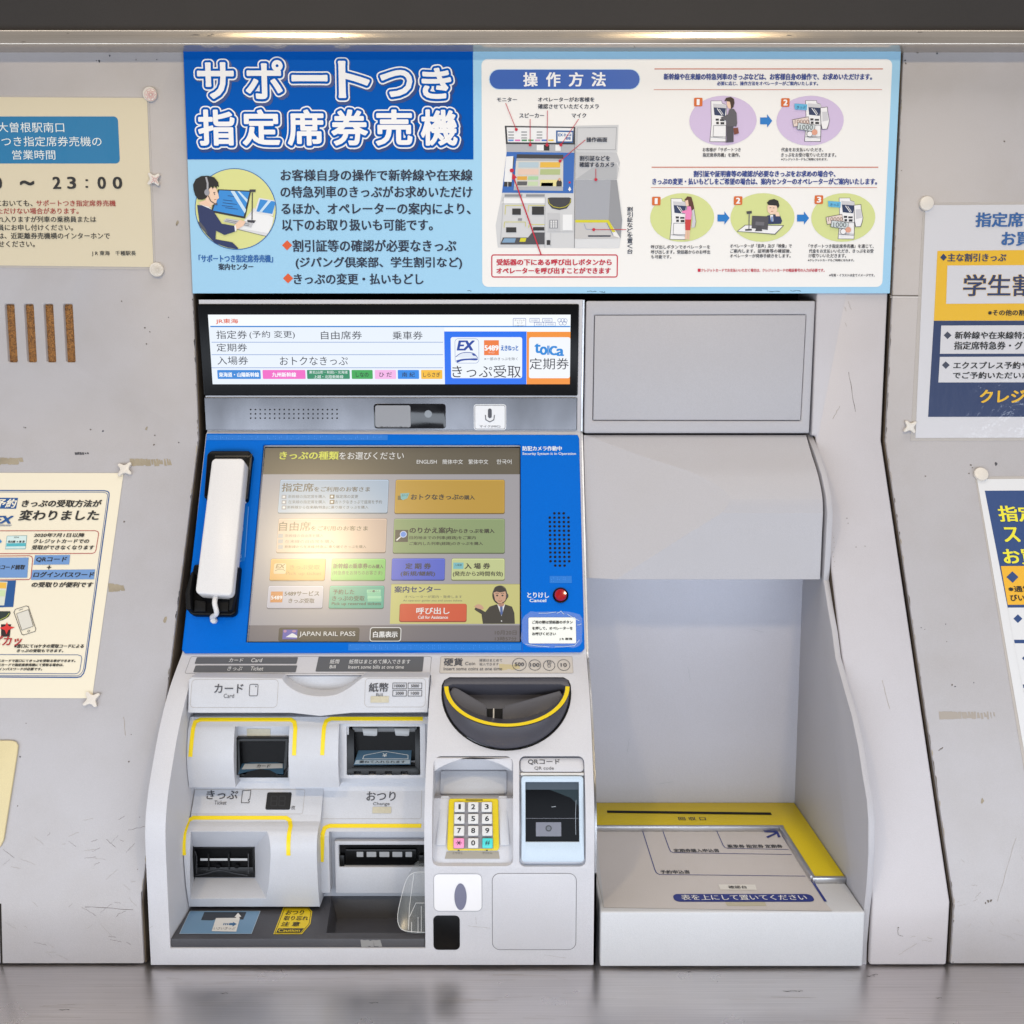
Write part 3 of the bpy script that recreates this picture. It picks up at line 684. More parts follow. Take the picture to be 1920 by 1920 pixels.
btn(524, 900, 727.5, 961.5, 'a6bdd6'); btn(521, 973, 724, 1035.5, 'c6ada0'); btn(741.5, 900.5, 945.8, 962, 'c89d2c'); btn(738.5, 973.5, 945.8, 1036.5, '8fa571')
btn(507.5, 1048.5, 609.5, 1087.5, 'd9a24c'); btn(622, 1048.5, 722, 1087.5, '72c763'); btn(735, 1047.8, 833.6, 1087, '4862d8'); btn(847.2, 1047.8, 945.8, 1087, 'cfd998')
btn(502.5, 1099, 605.5, 1140, 'c3c3d2'); btn(618, 1099, 719.6, 1140, '45ae98')
T('指定席', 529, 906.6, 588, 922.4, br, bold=.3); T('をご利用のお客さま', 589.5, 913.4, 694, 922.4, br, bold=.2)
ic = E_('8d96a6'); iw = E_('e3e6ea')
for x, y in ((528.5, 928.5), (528.5, 938.6), (528.5, 948.4), (618.5, 928), (618.5, 938)): R(x, y, x+9, y+7.6, ic if x < 600 else br, L=7); R(x+2, y+2, x+6.4, y+5.6, iw, L=8)
gb = E_('6a6a66')
T('新幹線の指定席を購入', 541, 928.4, 611, 934.8, gb, 8); T('指定席の変更', 630, 928.4, 672, 934.8, br, 8); T('在来線の指定席を購入', 541, 938.6, 611, 945, gb, 8); T('おトクなきっぷで座席を予約', 629, 938.4, 716.5, 945.2, br, 8)
T('新幹線から在来線(特急)に乗り継ぐきっぷを購入', 539, 948.8, 691, 955.6, br, 8)
T('自由席', 524, 978.8, 582.4, 996, br, bold=.3); T('をご利用のお客さま', 583.4, 986.8, 690, 995.6, br, bold=.2)
for y in (1001.5, 1011.8, 1022.4): R(522, y, 531, y+7.4, ic, L=7)
T('新幹線の自由席を購入', 535, 1002, 607, 1008, gb, 8); T('在来線の自由席を購入', 535, 1012.6, 627, 1019, gb, 8); T('新幹線から在来線(特急)に乗り継ぐきっぷを購入', 534, 1022.8, 687, 1029.4, br, 8)
T('おトクなきっぷ', 771, 927.6, 859.8, 937.4, dk, bold=.45); T('の購入', 861, 929.2, 890, 937.6, dk, bold=.3)
R(746, 930, 757, 938, E_('7a6a3a'), L=7); trap([(751, 926), (768, 925), (764, 935), (756, 938.5), (752, 936)], E_('7fc0c0'), 8); T('おトク', 754, 927.6, 765, 931.6, dk, 9)
T('のりかえ案内', 768.4, 989.4, 848.4, 1000.4, dk, bold=.5); T('からきっぷを購入', 849.6, 992.2, 927, 1000, dk, bold=.35); T('目的地までの列車(経路)をご案内', 768, 1005.6, 892, 1012.8, dk, bold=.15); T('ご案内した列車(経路)のきっぷを購入', 768, 1016.6, 905.4, 1023.6, dk, bold=.15)
R(741, 994, 765.4, 1016.8, E_('45443f'), L=7); ell(P, S, 756.5, 1002.5, 6.4, 6.2, E_('c9d6ee', .9), 8); ell(P, S, 756.5, 1002.5, 5, 4.9, E_('5f8de0', .9), 9); line(P, S, [(751.5, 1007), (743.5, 1014)], 2.4, wt, 8)
T('EX', 518, 1058.5, 533.5, 1066, E_('8a6a3a'), 8, bold=.5, ital=.2); R(514, 1057, 536.4, 1076.6, E_('dcc9a0'), L=7, r=3); T('きっぷ受取', 544, 1059.5, 600, 1068.5, E_('a87a38'), 8); T('Pick up ticket', 537, 1072.5, 603, 1080.6, E_('a87a38'), 8)
line(P, S, curve([(516, 1071), (522, 1068.5), (530, 1068), (535, 1071)], 4), 1.2, E_('8a6a3a'), 8)
T('新幹線', 625, 1057, 653, 1066.4, dk, bold=.35); T('の', 654.4, 1059.2, 660.6, 1066, dk, bold=.2); T('乗車券', 661.6, 1057, 689.6, 1066.4, dk, bold=.35); T('のみ購入', 690.6, 1058.8, 719, 1066.4, dk, bold=.2); T('(特急券をお持ちのお客さま)', 624, 1070.4, 717, 1079.4, br)
T('定 期 券', 760.6, 1056.6, 808, 1067.2, dk, bold=.45); T('(新規/継続)', 751.6, 1071.6, 815.6, 1081.6, dk, bold=.3)
T('入 場 券', 871.6, 1056.4, 918.8, 1067.2, dk, bold=.45); T('(発売から2時間有効)', 849.4, 1071.8, 942.6, 1082, dk, bold=.25); R(850, 1055.4, 869.2, 1067.2, E_('79c5cf'), L=7); T('入場券', 852.6, 1058, 866.4, 1062.2, dk, 8)
R(507.8, 1109.6, 530.4, 1130, E_('d2843f'), L=7); T('5489', 509, 1117.6, 529.4, 1124.4, wt, 8, bold=.3); T('5489サービス', 534, 1108.8, 598.8, 1117.6, br, bold=.25); T('きっぷ受取', 541.6, 1122.4, 589.8, 1131.2, br, bold=.2)
T('予約した', 624.6, 1105.6, 664.6, 1114.8, dk, bold=.2); T('きっぷの受取', 623.6, 1117.6, 683.8, 1127, dk, bold=.2); T('Pick up reserved tickets', 622.4, 1129.6, 714.4, 1136.6, dk, bold=.15)
for i, y in enumerate((1106, 1111.4, 1117.6, 1122.6)): R(688+i*.6, y, 714+i*.6, y+6, E_('7fd0a8' if i % 2 else '9be0bb'), L=7+i*.5, r=1)
T('○○➡△△', 691, 1107.4, 712, 1111, dk, 9.5)
trap([(734, 1095.2), (974.5, 1095.2), (974.5, 1170), (731, 1170)], E_('d6d284'), 4); R(732.4, 1095.2, 974.4, 1096, E_('a39c68'), L=5)
T('案内センター', 740, 1099.6, 826, 1111.6, E_('1f2f6a', .8), bold=.4); T('オペレーターが案内・発券します', 758.6, 1116.6, 866.6, 1122, gb); T('An operator guides you and issues tickets.', 756, 1124.6, 867.6, 1129.2, gb)
R(749, 1132.4, 875.2, 1167, E_('9c3a1f'), L=5, r=4); R(750, 1132.4, 874.6, 1164.8, E_('e0562f'), L=6, r=4); T('呼び出し', 781, 1139.6, 842.8, 1152, wt, 8, bold=.35); T('Call for Assistance', 784, 1155, 840, 1160.6, wt, 8, bold=.15)
# operator figure drawn on the screen
sk = E_('d9a98c'); sk2 = E_('c58f76'); hair = E_('1d1a18', .5); su = E_('2a2826', .6)
trap([(905.4, 1170), (902.8, 1152), (893, 1146), (889.5, 1143), (891.8, 1139.6), (896, 1140), (910, 1148), (918, 1138), (930, 1134), (948, 1134), (960, 1138), (964.4, 1150), (965.4, 1170)], su, 8)
trap([(888.6, 1138.4), (893, 1134.6), (897.4, 1133), (903.4, 1135.6), (907.6, 1141), (904, 1143.8), (896, 1141.4)], sk, 9)
trap([(932.6, 1134), (946.8, 1134), (940.4, 1156)], wt, 9); trap([(937.4, 1136), (942.2, 1136), (942.8, 1150), (940, 1155), (938, 1150)], E_('4464a6'), 10)
trap([(933.6, 1126), (945.6, 1126), (945, 1136), (939.6, 1139.6), (934.4, 1136)], sk2, 10)
ell(P, S, 937, 1116.5, 14, 17, hair, 10.5); poly(P, S, [(925.4, 1112), (931, 1110), (938, 1111.6), (947.6, 1109.6), (949.6, 1117), (947.6, 1126), (941.4, 1132.4), (934.8, 1132.2), (928.4, 1126)], sk, 11)
for x in (932.2, 942.2): ell(P, S, x, 1117.4, 2, 1.6, hair, 12, n=12); line(P, S, [(x-3, 1113.6), (x, 1112.8), (x+3, 1113.6)], .9, hair, 12)
line(P, S, [(937.6, 1119), (937, 1123), (938.6, 1123.4)], .6, sk2, 12); line(P, S, [(934, 1127), (937.6, 1128.4), (941.6, 1126.8)], 1.1, E_('a04a3e'), 12)
line(P, S, curve([(924.4, 1115), (928, 1103), (938, 1099.2), (947, 1103.4), (951, 1115)], 6), 1.3, E_('4b4b4f'), 12); ell(P, S, 951, 1118, 2.4, 4.4, E_('3a3a3e'), 12.5, n=14); line(P, S, [(951, 1122), (947, 1128.6), (941.6, 1131)], 1, hair, 13); ell(P, S, 940.4, 1165, 1.2, 1.2, wt, 10, n=10)
R(522.6, 1177, 674, 1203, E_('3c3731'), L=5, r=4); T('JAPAN RAIL PASS', 561.6, 1184.6, 666.4, 1195.6, wt, 8)
R(530.4, 1181, 557.6, 1199, E_('5b57b8'), L=6); trap([(536, 1195), (543, 1190.6), (548, 1187.6), (552, 1189), (557.6, 1192.6), (557.6, 1196), (545, 1195.4)], wt, 7); ell(P, S, 535, 1184, 3, 2.6, E_('c08ab0'), 7, n=12); ell(P, S, 552, 1184, 4, 2, E_('c08ab0'), 7, n=12)
R(693.6, 1176.4, 752.4, 1203, wt, L=5, r=5); R(695, 1177.8, 751, 1201.8, E_('3a3836'), L=6, r=4); T('白黒表示', 700, 1184.4, 745.6, 1195.6, wt, 8, bold=.45)
T('10月20日', 928, 1182.6, 968.4, 1190.8, br); T('13時57分', 928, 1194, 968.4, 1202, br)
P.build('display', tsc)

# ---- handset cradle
crs = [Part(), Part()]; cr = crs[1]
for q_, (o_, h) in enumerate( (([(399, 850), (470, 850), (477, 858), (474, 870), (467, 941), (459, 945), (440, 945), (386, 938), (392, 857)], .012),
              ([(368, 1062), (446, 1059), (454, 1067), (446, 1152), (438, 1158), (366, 1157), (357, 1150), (355, 1120)], .012))):
    crs[q_].mesh(bake(prism(S_BLU, o_, .02, h), (), .003, 3), M_BLACK)
cr.mesh(bake(prism(S_BLU, [(357, 1118), (368, 1080), (372, 1080), (366, 1120), (368, 1150), (358, 1150)], .03, .024), (), .002, 2), M_BLACKM)
cr.mesh(bake(prism(S_BLU, [(438, 1120), (446, 1075), (453, 1068), (449, 1118), (442, 1150), (436, 1152)], .03, .022), (), .002, 2), M_BLACKM)
cr.mesh(bake(prism(S_BLU, [(371, 1130), (392, 1132), (392, 1152), (370, 1152)], .02, .017), (), .002, 2), M_BLACKM)
cr.mesh(bake(prism(S_BLU, [(410, 1132), (436, 1130), (434, 1152), (410, 1152)], .02, .017), (), .002, 2), M_BLACKM)
line(crs[0], Surf([offp(S_BLU, 0, .0122), offp(S_BLU, S_BLU.T[-1], .0122)]), curve([(403, 856), (464, 856), (470, 862), (462, 936)], 5), 3.5, flat('2a2a2c', .25), 1)
crs[0].build('earpiece_cradle', root); cr.build('mouthpiece_cradle', root)

# ---- slot recess: lining, card and bill housing, ticket and change outlets
g = M_GREYINK
LINP = [prof(1255, 1.335), prof(1268, 1.322), prof(1340, 1.318), prof(1478, 1.306), prof(1540, 1.300), prof(1700, 1.300), (1.345, zbot+.016)]
P = Part(); P.mesh(bake(solid_extr(LINP+[(1.362, zbot+.016), (1.362, LINP[0][1])], RL+.0005, RR_-.0005)), M_INNER); lining = P.build('recess_lining', root)
# block with the card and bill legends, scooped in the middle
S_B1 = Surf([prof(1270, 1.300), prof(1338, 1.283)])
sc_ = curve([(529, 1272), (536, 1282), (552, 1294), (575, 1302.6), (602, 1305.4), (630, 1302), (652, 1291), (668, 1279), (680, 1270)], 4)
out = [(353, 1275), (358, 1270)]+sc_+[(805, 1270), (802, 1336), (660, 1337), (600, 1343), (545, 1337), (352, 1337)]
xl = RL+.001; st = [S_B1.st(*p) for p in out]; st = [(max(s, xl), t) for s, t in st]; st = [(min(s, RR_-.001), t) for s, t in st]
fr = [S_B1.pos(s, t) for s, t in st]
P = Part(); P.mesh(bake(solid_prism(fr, [v+Vector((0, .045, 0)) for v in fr]), (), .0045, 4, 30), M_INNER)
rect(P, S_B1, 358, 1273.5, 521, 1327, M_SCUFF2, 1, 8, .6); rect(P, S_B1, 684, 1271.5, 798, 1326, M_SCUFF2, 1, 8, .6)
text(P, S_B1, 'カード', 402.5, 1282.6, 456, 1299.4, g, 3, .3); text(P, S_B1, 'Card', 419.6, 1301, 439, 1308.6, g, 3); rect(P, S_B1, 467.4, 1282.6, 484, 1305.4, g, 3, 3, 1.1); ell(P, S_B1, 480, 1287, 1.2, 1.2, g, 3, n=10)
text(P, S_B1, '紙幣', 692, 1280.4, 728.2, 1297.4, g, 3, .35); text(P, S_B1, 'Bill', 705.4, 1300, 717.4, 1306.6, g, 3)
for x, y, s in ((736, 1280.2, '10000'), (764.8, 1280.2, '5000'), (736, 1294, '2000'), (764.8, 1294, '1000')):
    rect(P, S_B1, x, y, x+26.6, y+11.8, g, 3, 0, 1.0); text(P, S_B1, s, x+(4 if len(s) == 5 else 6), y+3.4, x+(23 if len(s) == 5 else 21), y+8.6, g, 4, .15)
rect(P, S_B1, 695, 1305.5, 729, 1317.5, M_TAPE, 4)
P.build('legend_block', root)
# housing of the card and bill slots
HP = [prof(1342.5, 1.312), prof(1344, 1.2995)]+smooth_profile([prof(1357, 1.2935), prof(1369, 1.2885), prof(1395, 1.283), prof(1425, 1.279), prof(1455, 1.280), prof(1476, 1.284)], 9)
S_H = Surf(HP)
def xs(S, px, py): return S.st(px, py)[0]
hc = [boxbm(xs(S_H, 438, 1420), xs(S_H, 541, 1420), 1.2, 1.304, prof(1600, 1.284)[1], S_H.at(490, 1362).z),
      boxbm(xs(S_H, 634, 1420), RR_+.01, 1.2, 1.300, prof(1600, 1.284)[1], S_H.at(700, 1357).z), boxbm(xs(S_H, 650, 1420), xs(S_H, 787, 1420), 1.2, 1.312, prof(1452, 1.295)[1], prof(1363, 1.295)[1])]
P = Part(); P.mesh(bake(solid_extr(HP+[(1.34, HP[-1][1]), (1.34, HP[0][1])], RL+.001, RR_-.001), hc, .007, 6, 62), M_INNER, False)
for pts in ([(357, 1419), (362.4, 1366), (366, 1354), (376, 1349.4), (545, 1349.4), (552, 1354), (554, 1366), (551.4, 1416.5)],
            [(604.2, 1416), (608, 1362), (612, 1352), (620.7, 1347.8), (793, 1347.8)]):
    line(P, S_H, pts, 7.6, M_YEL, 2, step=.002)
hous = P.build('slot_housing', root, angle=60)
# card slot
S_C = Surf([prof(1380, 1.296), prof(1458, 1.290)])
P = Part(); S_Cb = Surf([prof(1362, 1.3035), prof(1384, 1.3035)]); rect(P, S_Cb, 463, 1366.5, 507, 1380, M_TAPE, 1); rect(P, S_Cb, 441, 1390, 539, 1458, M_BLACK, 1)  # black sheet paints the dark depth of the card slot
P.mesh(bake(prism(S_C, [(440, 1383.5), (541.5, 1383.5), (538, 1440), (533, 1454), (520, 1455), (508, 1447), (488, 1444), (468, 1448), (455, 1455), (438, 1453)], .03), [prism(S_C, [(449, 1391), (534, 1391), (531, 1452), (450, 1452)], .022, .004)], .0012, 2), M_SLOT)
S_Cp = Surf([prof(1420, 1.312), prof(1456, 1.280)])
poly(P, S_Cp, [(454, 1432), (500, 1425.6), (532, 1432), (531, 1452), (519, 1451), (506, 1444), (488, 1442), (468, 1446), (446, 1452)], flat('36566f', .3), 1)
poly(P, S_Cp, [(459, 1432.6), (530, 1432), (530, 1440.6), (453, 1443)], flat('b4b6b8', .4), 2); text(P, S_Cp, 'カード', 482, 1434, 507, 1440, bk, 4, .2)
P.build('card_slot', hous)
# floor of the two notches
# bill slot
S_Bi = Surf([prof(1357, 1.297), prof(1460, 1.292)])
P = Part(); P.mesh(bake(rprism(S_Bi, 637, 1356, 798, 1460, 1, .008), [rprism(S_Bi, 650, 1362.5, 787.5, 1453, 1, .03, .01)], .0012, 2), M_INNER)
S_Bd = Surf([prof(1360, 1.3105), prof(1456, 1.3105)]); rect(P, S_Bd, 640, 1350, 800, 1470, M_BLACK, 0)  # black backing in place of the shade inside the bill opening
S_Bl = Surf([prof(1362, 1.302), prof(1440, 1.292), prof(1454, 1.290)])
P.mesh(bake(prism(S_Bl, [(650, 1436), (787, 1436), (787, 1452), (650, 1452)], .02), [prism(S_Bl, [(x, 1447), (x+12, 1447), (x+12, 1456), (x, 1456)], .03, .003) for x in (664, 692, 722, 752)], .001, 2), M_SLOT)
P.mesh(bake(prism(S_Bl, [(650, 1362.5), (664, 1370), (664, 1440), (650, 1446)], .02), (), .0008, 2), M_SLOT); P.mesh(bake(prism(S_Bl, [(787, 1362.5), (778, 1370), (778, 1440), (787, 1446)], .02), (), .0008, 2), M_SLOT)
for x in (679, 739): P.mesh(bake(prism(S_Bl, [(x, 1365.6), (x+29, 1365.6), (x+28, 1379), (x+24, 1380), (x+3, 1379)], .001, .001), (), .0004), flat('9a9da2', .25))
P.mesh(bake(prism(S_Bl, [(660, 1363), (782, 1363), (780, 1373), (662, 1373)], .002, -.002), (), .0004), flat('4a4c50', .3))
S_Bp = Surf([prof(1400, 1.316), prof(1437, 1.288)])
poly(P, S_Bp, [(672, 1407.4), (772, 1407), (769.6, 1434), (663, 1435)], flat('4a6a86', .3), 2); poly(P, S_Bp, [(668, 1425.6), (769, 1425.4), (768.4, 1432.6), (664.6, 1433)], flat('9fb0be', .35), 3)
line(P, S_Bp, [(680, 1423.6), (683, 1417), (722, 1409.4), (765, 1416.4), (765, 1423.6), (680, 1423.6)], 1.1, flat('d8dfe6'), 4); text(P, S_Bp, '¥', 717.5, 1413.4, 725.5, 1420, flat('d8dfe6'), 4, .3); text(P, S_Bp, '重ねて入れられます', 674, 1427, 760, 1431.6, bk, 5, .1)
P.build('bill_slot', hous)

# ticket outlet
TP = [prof(1478, 1.306), prof(1527.5, 1.2845)]+smooth_profile([prof(1540, 1.2775), prof(1552, 1.266), prof(1568, 1.256), prof(1600, 1.250), prof(1660, 1.253), prof(1700, 1.262)], 9)
S_T = Surf(TP); xr = xs(S_T, 594, 1600)
f0 = [(362, 1541), (513, 1541), (513, 1692), (360, 1694)]; f1 = [(362.5, 1590), (476, 1590), (476.5, 1644), (365, 1644)]
SF0 = Surf([prof(1535, 1.262), prof(1700, 1.256)]); SF1 = Surf([prof(1590, 1.292), prof(1644, 1.292)])
fun = solid_prism([SF0.at(*p)+Vector((0, -.012, 0)) for p in f0], [SF1.at(*p) for p in f1])
strip_cut = prism(SF0, [(514, 1541), (536, 1541), (534, 1660), (514, 1692)], .004, .001)
P = Part(); P.mesh(bake(solid_extr(TP+[(1.34, TP[-1][1]), (1.34, TP[0][1])], RL+.0015, xr), [fun], .0075, 6, 42), M_INNER, False)
line(P, S_T, [(345.2, 1603.4), (349.7, 1549), (353, 1539), (362.4, 1533.5), (536, 1533.5), (543, 1538), (545, 1549), (541, 1604)], 7.8, M_YEL, 2, step=.002)
S_Tl = S_T
rect(P, S_T, 361, 1480, 570, 1526.5, M_SCUFF2, 1, 4, .6)
text(P, S_T, 'きっぷ', 387.7, 1482.4, 445.8, 1498.6, g, 3, .3); text(P, S_T, 'Ticket', 402, 1501.4, 425, 1509, g, 3)
line(P, S_T, [(455, 1483), (470.6, 1482), (468.4, 1499), (466, 1499.5), (465.8, 1502), (467.8, 1502.6), (467, 1505.4), (452.6, 1505.4)], 1.1, g, 3, closed=True)
rect(P, S_T, 499.5, 1486, 545.5, 1518.4, flat('232428', .5, spec=.2), 3, 3); text(P, S_T, '枚', 546, 1510.6, 553.6, 1518.4, g, 3)
for x in (509, 524):
    for q in ([(x, 1493), (x+11, 1493)], [(x, 1502), (x+11, 1502)], [(x-1, 1511), (x+10, 1511)], [(x, 1493), (x-1, 1511)], [(x+11, 1493), (x+10, 1511)]): line(P, S_T, q, 2, flat('303135', .5, spec=.2), 4)
S_Tf = Surf([prof(1535, 1.2755), prof(1590, 1.290)])
tout = P.build('ticket_outlet', root, angle=40)
P = Part(); S_To = Surf([prof(1588, 1.2885), prof(1646, 1.2885)])
P.mesh(bake(rprism(S_To, 361, 1588.5, 478, 1645, 1, .02), [rprism(S_To, 366, 1592, 473, 1626, 1, .012, .004)], .0008, 2), M_SLOT)
rect(P, Surf([prof(1588, 1.2915), prof(1646, 1.2915)]), 358, 1587, 480, 1648, M_BLACK, 1)  # black plate darkens the shallow ticket opening as if it were deep
for x0, x1 in ((376, 390), (393.5, 427), (432, 464)): rect(P, S_To, x0, 1609, x1, 1613.4, flat('c9c9cb', .3), 3)
for x in (391.5, 429.5): rect(P, S_To, x-1.5, 1600, x+1.5, 1630, M_SLOT, 4)
line(P, S_To, curve([(367, 1641), (385, 1638), (412, 1631.5), (440, 1637), (464, 1641)], 5), 2, flat('3c3d40', .25), 4); line(P, S_To, [(366, 1596), (369, 1606), (369, 1638)], 2.4, flat('3c3d40', .25), 4); line(P, S_To, [(466, 1600), (466, 1638)], 2, flat('3c3d40', .25), 4)
for x in (409, 444): ell(P, S_To, x, 1624, 5, 4, M_BLACK, 4, n=16)
P.build('ticket_slot', tout)
P = Part(); S_Tt = Surf([(SF0.at(400, 1541).y-.0, SF0.at(400, 1541).z), (1.292, prof(1590, 1.292)[1])])
rect(P, S_Tt, 385, 1565, 430, 1579, M_TAPE, 2); P.build('old_tape', tout)

# change outlet
CPs = [prof(1478, 1.307), prof(1542.5, 1.288)]+smooth_profile([prof(1556, 1.2805), prof(1564, 1.277), prof(1580, 1.276), prof(1674, 1.276)], 8); S_O = Surf(CPs); xo = xs(S_O, 596, 1580)
zf = lambda py, Y: prof(py, Y)[1]
cc = [boxbm(xs(S_O, 617, 1600), RR_+.02, 1.2, 1.296, zf(1720, 1.276), zf(1561, 1.276))]
P = Part(); P.mesh(bake(solid_extr(CPs+[(1.34, CPs[-1][1]), (1.34, CPs[0][1])], xo, RR_-.0012), cc, .004, 4, 55), M_INNER, False)
rect(P, S_O, 600.6, 1478.6, 790.6, 1535.5, M_SCUFF2, 1, 4, .6)
text(P, S_O, 'おつり', 687.5, 1484.4, 741.6, 1501.4, g, 3, .3); text(P, S_O, 'Change', 699.4, 1504.2, 730.6, 1511.6, g, 3); rect(P, S_O, 698.6, 1513, 733.6, 1525, M_TAPE, 4)
line(P, S_O, [(603.2, 1616), (605.3, 1563), (609, 1552.5), (618, 1548.6), (790, 1548.6)], 7.8, M_YEL, 2, step=.002)
chg = P.build('change_outlet', root, angle=50)
S_Os = Surf([prof(1576, 1.286), prof(1666, 1.286)])
P = Part(); P.mesh(bake(rprism(S_Os, 628, 1577, 812, 1676, 3, .012), [rprism(S_Os, 635.5, 1584.6, 815, 1626, 2, .03, .004)], .0016, 3), M_INNER); chf = P.build('slot_frame', chg)
P = Part(); S_Oi = Surf([prof(1583, 1.2945), prof(1628, 1.2945)]); rect(P, S_Oi, 630, 1580, 812, 1632, M_BLACK, 0)  # black sheet stands in for the dark inside of the change opening
P.mesh(bake(rprism(S_Oi, 648, 1591, 782, 1619, 2, .003, .004), (), .0008, 2), M_BLACK)
for x0, x1 in ((669.7, 682), (688.4, 706.2), (712.2, 730.6), (736.6, 754.8), (761, 773)): rect(P, S_Oi, x0, 1594.4, x1, 1604, flat('a2a3a6', .3), 20, 1)
for x in (641, 790): P.mesh(bake(rprism(S_Oi, x-4, 1600, x+6, 1622, 2, .003, .006), (), .0008), M_SLOT)
line(P, S_Oi, [(650, 1590.5), (780, 1590.5)], 1, flat('4a4b4e', .3), 22)
P.build('change_slot', chg)

# dark tray with coin dish at the bottom of the recess
zt = prof(1756, 1.197)[1]; S_Y = Surf([(1.36, zt), (1.19, zt)])
tp = [(346, 1700), (582, 1700), (597, 1676), (620.7, 1675), (629.6, 1668), (800, 1667), (797, 1756.5), (309.5, 1756.5)]
st = [S_Y.st(*p) for p in tp]; st = [(min(max(s, RL+.0008), RR_-.0008), t) for s, t in st]; fr = [S_Y.pos(s, t) for s, t in st]
for i in (0, 1, 2, 3, 4, 5): fr[i].y += .02
for i in (6, 7): fr[i].y = 1.1915
bkk = [v+Vector((0, 0, -(zt-zbot-.0006))) for v in fr]
SD0 = [(622, 1681), (800, 1681), (800, 1749), (612, 1749)]
d0 = [S_Y.at(*p)+Vector((0, 0, .004)) for p in SD0]; S_Yb = Surf([(1.36, zt-.02), (1.19, zt-.02)])
d1 = [Vector((v.x+(.008 if i in (0, 3) else 0), v.y+(-.012 if i < 2 else .006), zt-.0185)) for i, v in enumerate(d0)]
hole = solid_prism(d0, [Vector((v.x, v.y, zt-.03)) for v in d0])
P = Part(); P.mesh(bake(solid_prism(fr, bkk), [hole], .0022, 3), M_DARK)
d0 = [Vector((v.x, v.y, zt-.0012)) for v in d0]; d1 = [Vector((min(v.x, RR_-.004), v.y, zt-.026)) for v in d1]
P.add(d0+d1, [(4, 5, 6, 7), (0, 1, 5, 4), (1, 2, 6, 5), (2, 3, 7, 6), (3, 0, 4, 7)], M_DARK)
poly(P, S_Y, [(356.5, 1709), (488, 1709), (471.5, 1751.6), (336.6, 1751.6)], flat('7397b8', .35), 2); 
line(P, S_Y, [(356.5, 1709), (488, 1709), (471.5, 1751.6), (336.6, 1751.6)], .8, flat('b9c9d8'), 3, closed=True)
poly(P, S_Y, [(383, 1711), (462, 1711), (456, 1725), (426, 1723), (412, 1722), (398, 1726.6), (377, 1726)], flat('2f343c', .4), 3)
poly(P, S_Y, [(405, 1722.4), (450, 1722), (443, 1748), (397, 1747)], flat('e6e4e0', .4), 4); text(P, S_Y, 'いさいきっぷ', 401, 1739.6, 441, 1744.4, flat('6a6a70'), 5)
for x in (419.4, 423, 426.6): poly(P, S_Y, [(x, 1732), (x+2, 1732), (x+1, 1736), (x-1, 1736)], flat('3d6f9c'), 5)
poly(P, S_Y, [(430, 1732), (437, 1732), (437, 1730), (444, 1734), (436, 1738.6), (436, 1736), (429, 1736)], flat('3d6f9c'), 5)
poly(P, S_Y, [(441, 1728), (443, 1721), (439.6, 1721), (446.6, 1713), (452.6, 1720.6), (449, 1720.6), (448, 1728)], flat('eceae6'), 6)
cs = [(531.6, 1701.4), (578, 1701.4), (585.4, 1709.6), (582, 1733), (566, 1752), (512.6, 1752)]
poly(P, S_Y, cs, flat('e8cb10', .4), 2); line(P, S_Y, [(534, 1703.2), (576.6, 1703.2), (583, 1710.4), (579.6, 1732.4), (564.6, 1750.4), (515.4, 1750.4)], 1, bk, 3, closed=True)
poly(P, S_Y, [(522, 1741.4), (570, 1741.4), (563.6, 1749.4), (518, 1749.4)], bk, 3)
text(P, S_Y, 'おつり', 536.6, 1707.6, 569.6, 1716, bk, 4, .2); text(P, S_Y, '取り忘れ', 532.6, 1718.4, 578, 1726.4, bk, 4, .2); text(P, S_Y, '注 意', 528, 1729.4, 562, 1737.6, bk, 4, .3); text(P, S_Y, 'Caution', 522.4, 1743, 562.4, 1748.6, flat('e8cb10'), 5, .2)
SLp = Surf([(1.1915, zt), (1.1915, zbot)]); residue(P, SLp, 676, 1762, 712, 1776, flat('8f8d8b', .5), 9, False)
P.build('change_tray', root)
# clear plastic scoop over the right end of the dish
P = Part(); SQ = Surf([prof(1630, 1.262), prof(1752, 1.200)])
q = curve([(800, 1634), (776, 1636), (762, 1648), (752, 1680), (745, 1715), (746, 1735), (758, 1747), (778, 1751), (800, 1751)], 3)
st = [SQ.st(*p) for p in q]; st = [(min(s, RR_-.002), t) for s, t in st]; fr = [SQ.pos(s, t) for s, t in st]
P.mesh(bake(solid_prism(fr, [v+Vector((.006, .034, .002)) for v in fr]), (), .002, 3), M_ACRYL)
for ln in (curve([(797, 1636), (777, 1637), (763, 1649), (753, 1681), (746, 1715), (748, 1735), (759, 1746), (797, 1749)], 3), [(776, 1640), (768, 1700), (766, 1744)], [(768, 1720), (780, 1694), (796, 1694)], [(772, 1730), (772, 1749)], [(784, 1720), (784, 1750)], [(790, 1700), (790, 1748)]):
    line(P, SQ, ln, 1.0, clear('acrylic_edge_glint', 'ffffff', .55), 8)  # white lines painted as bright edges and refraction of the clear plastic
P.build('clear_scoop', root)

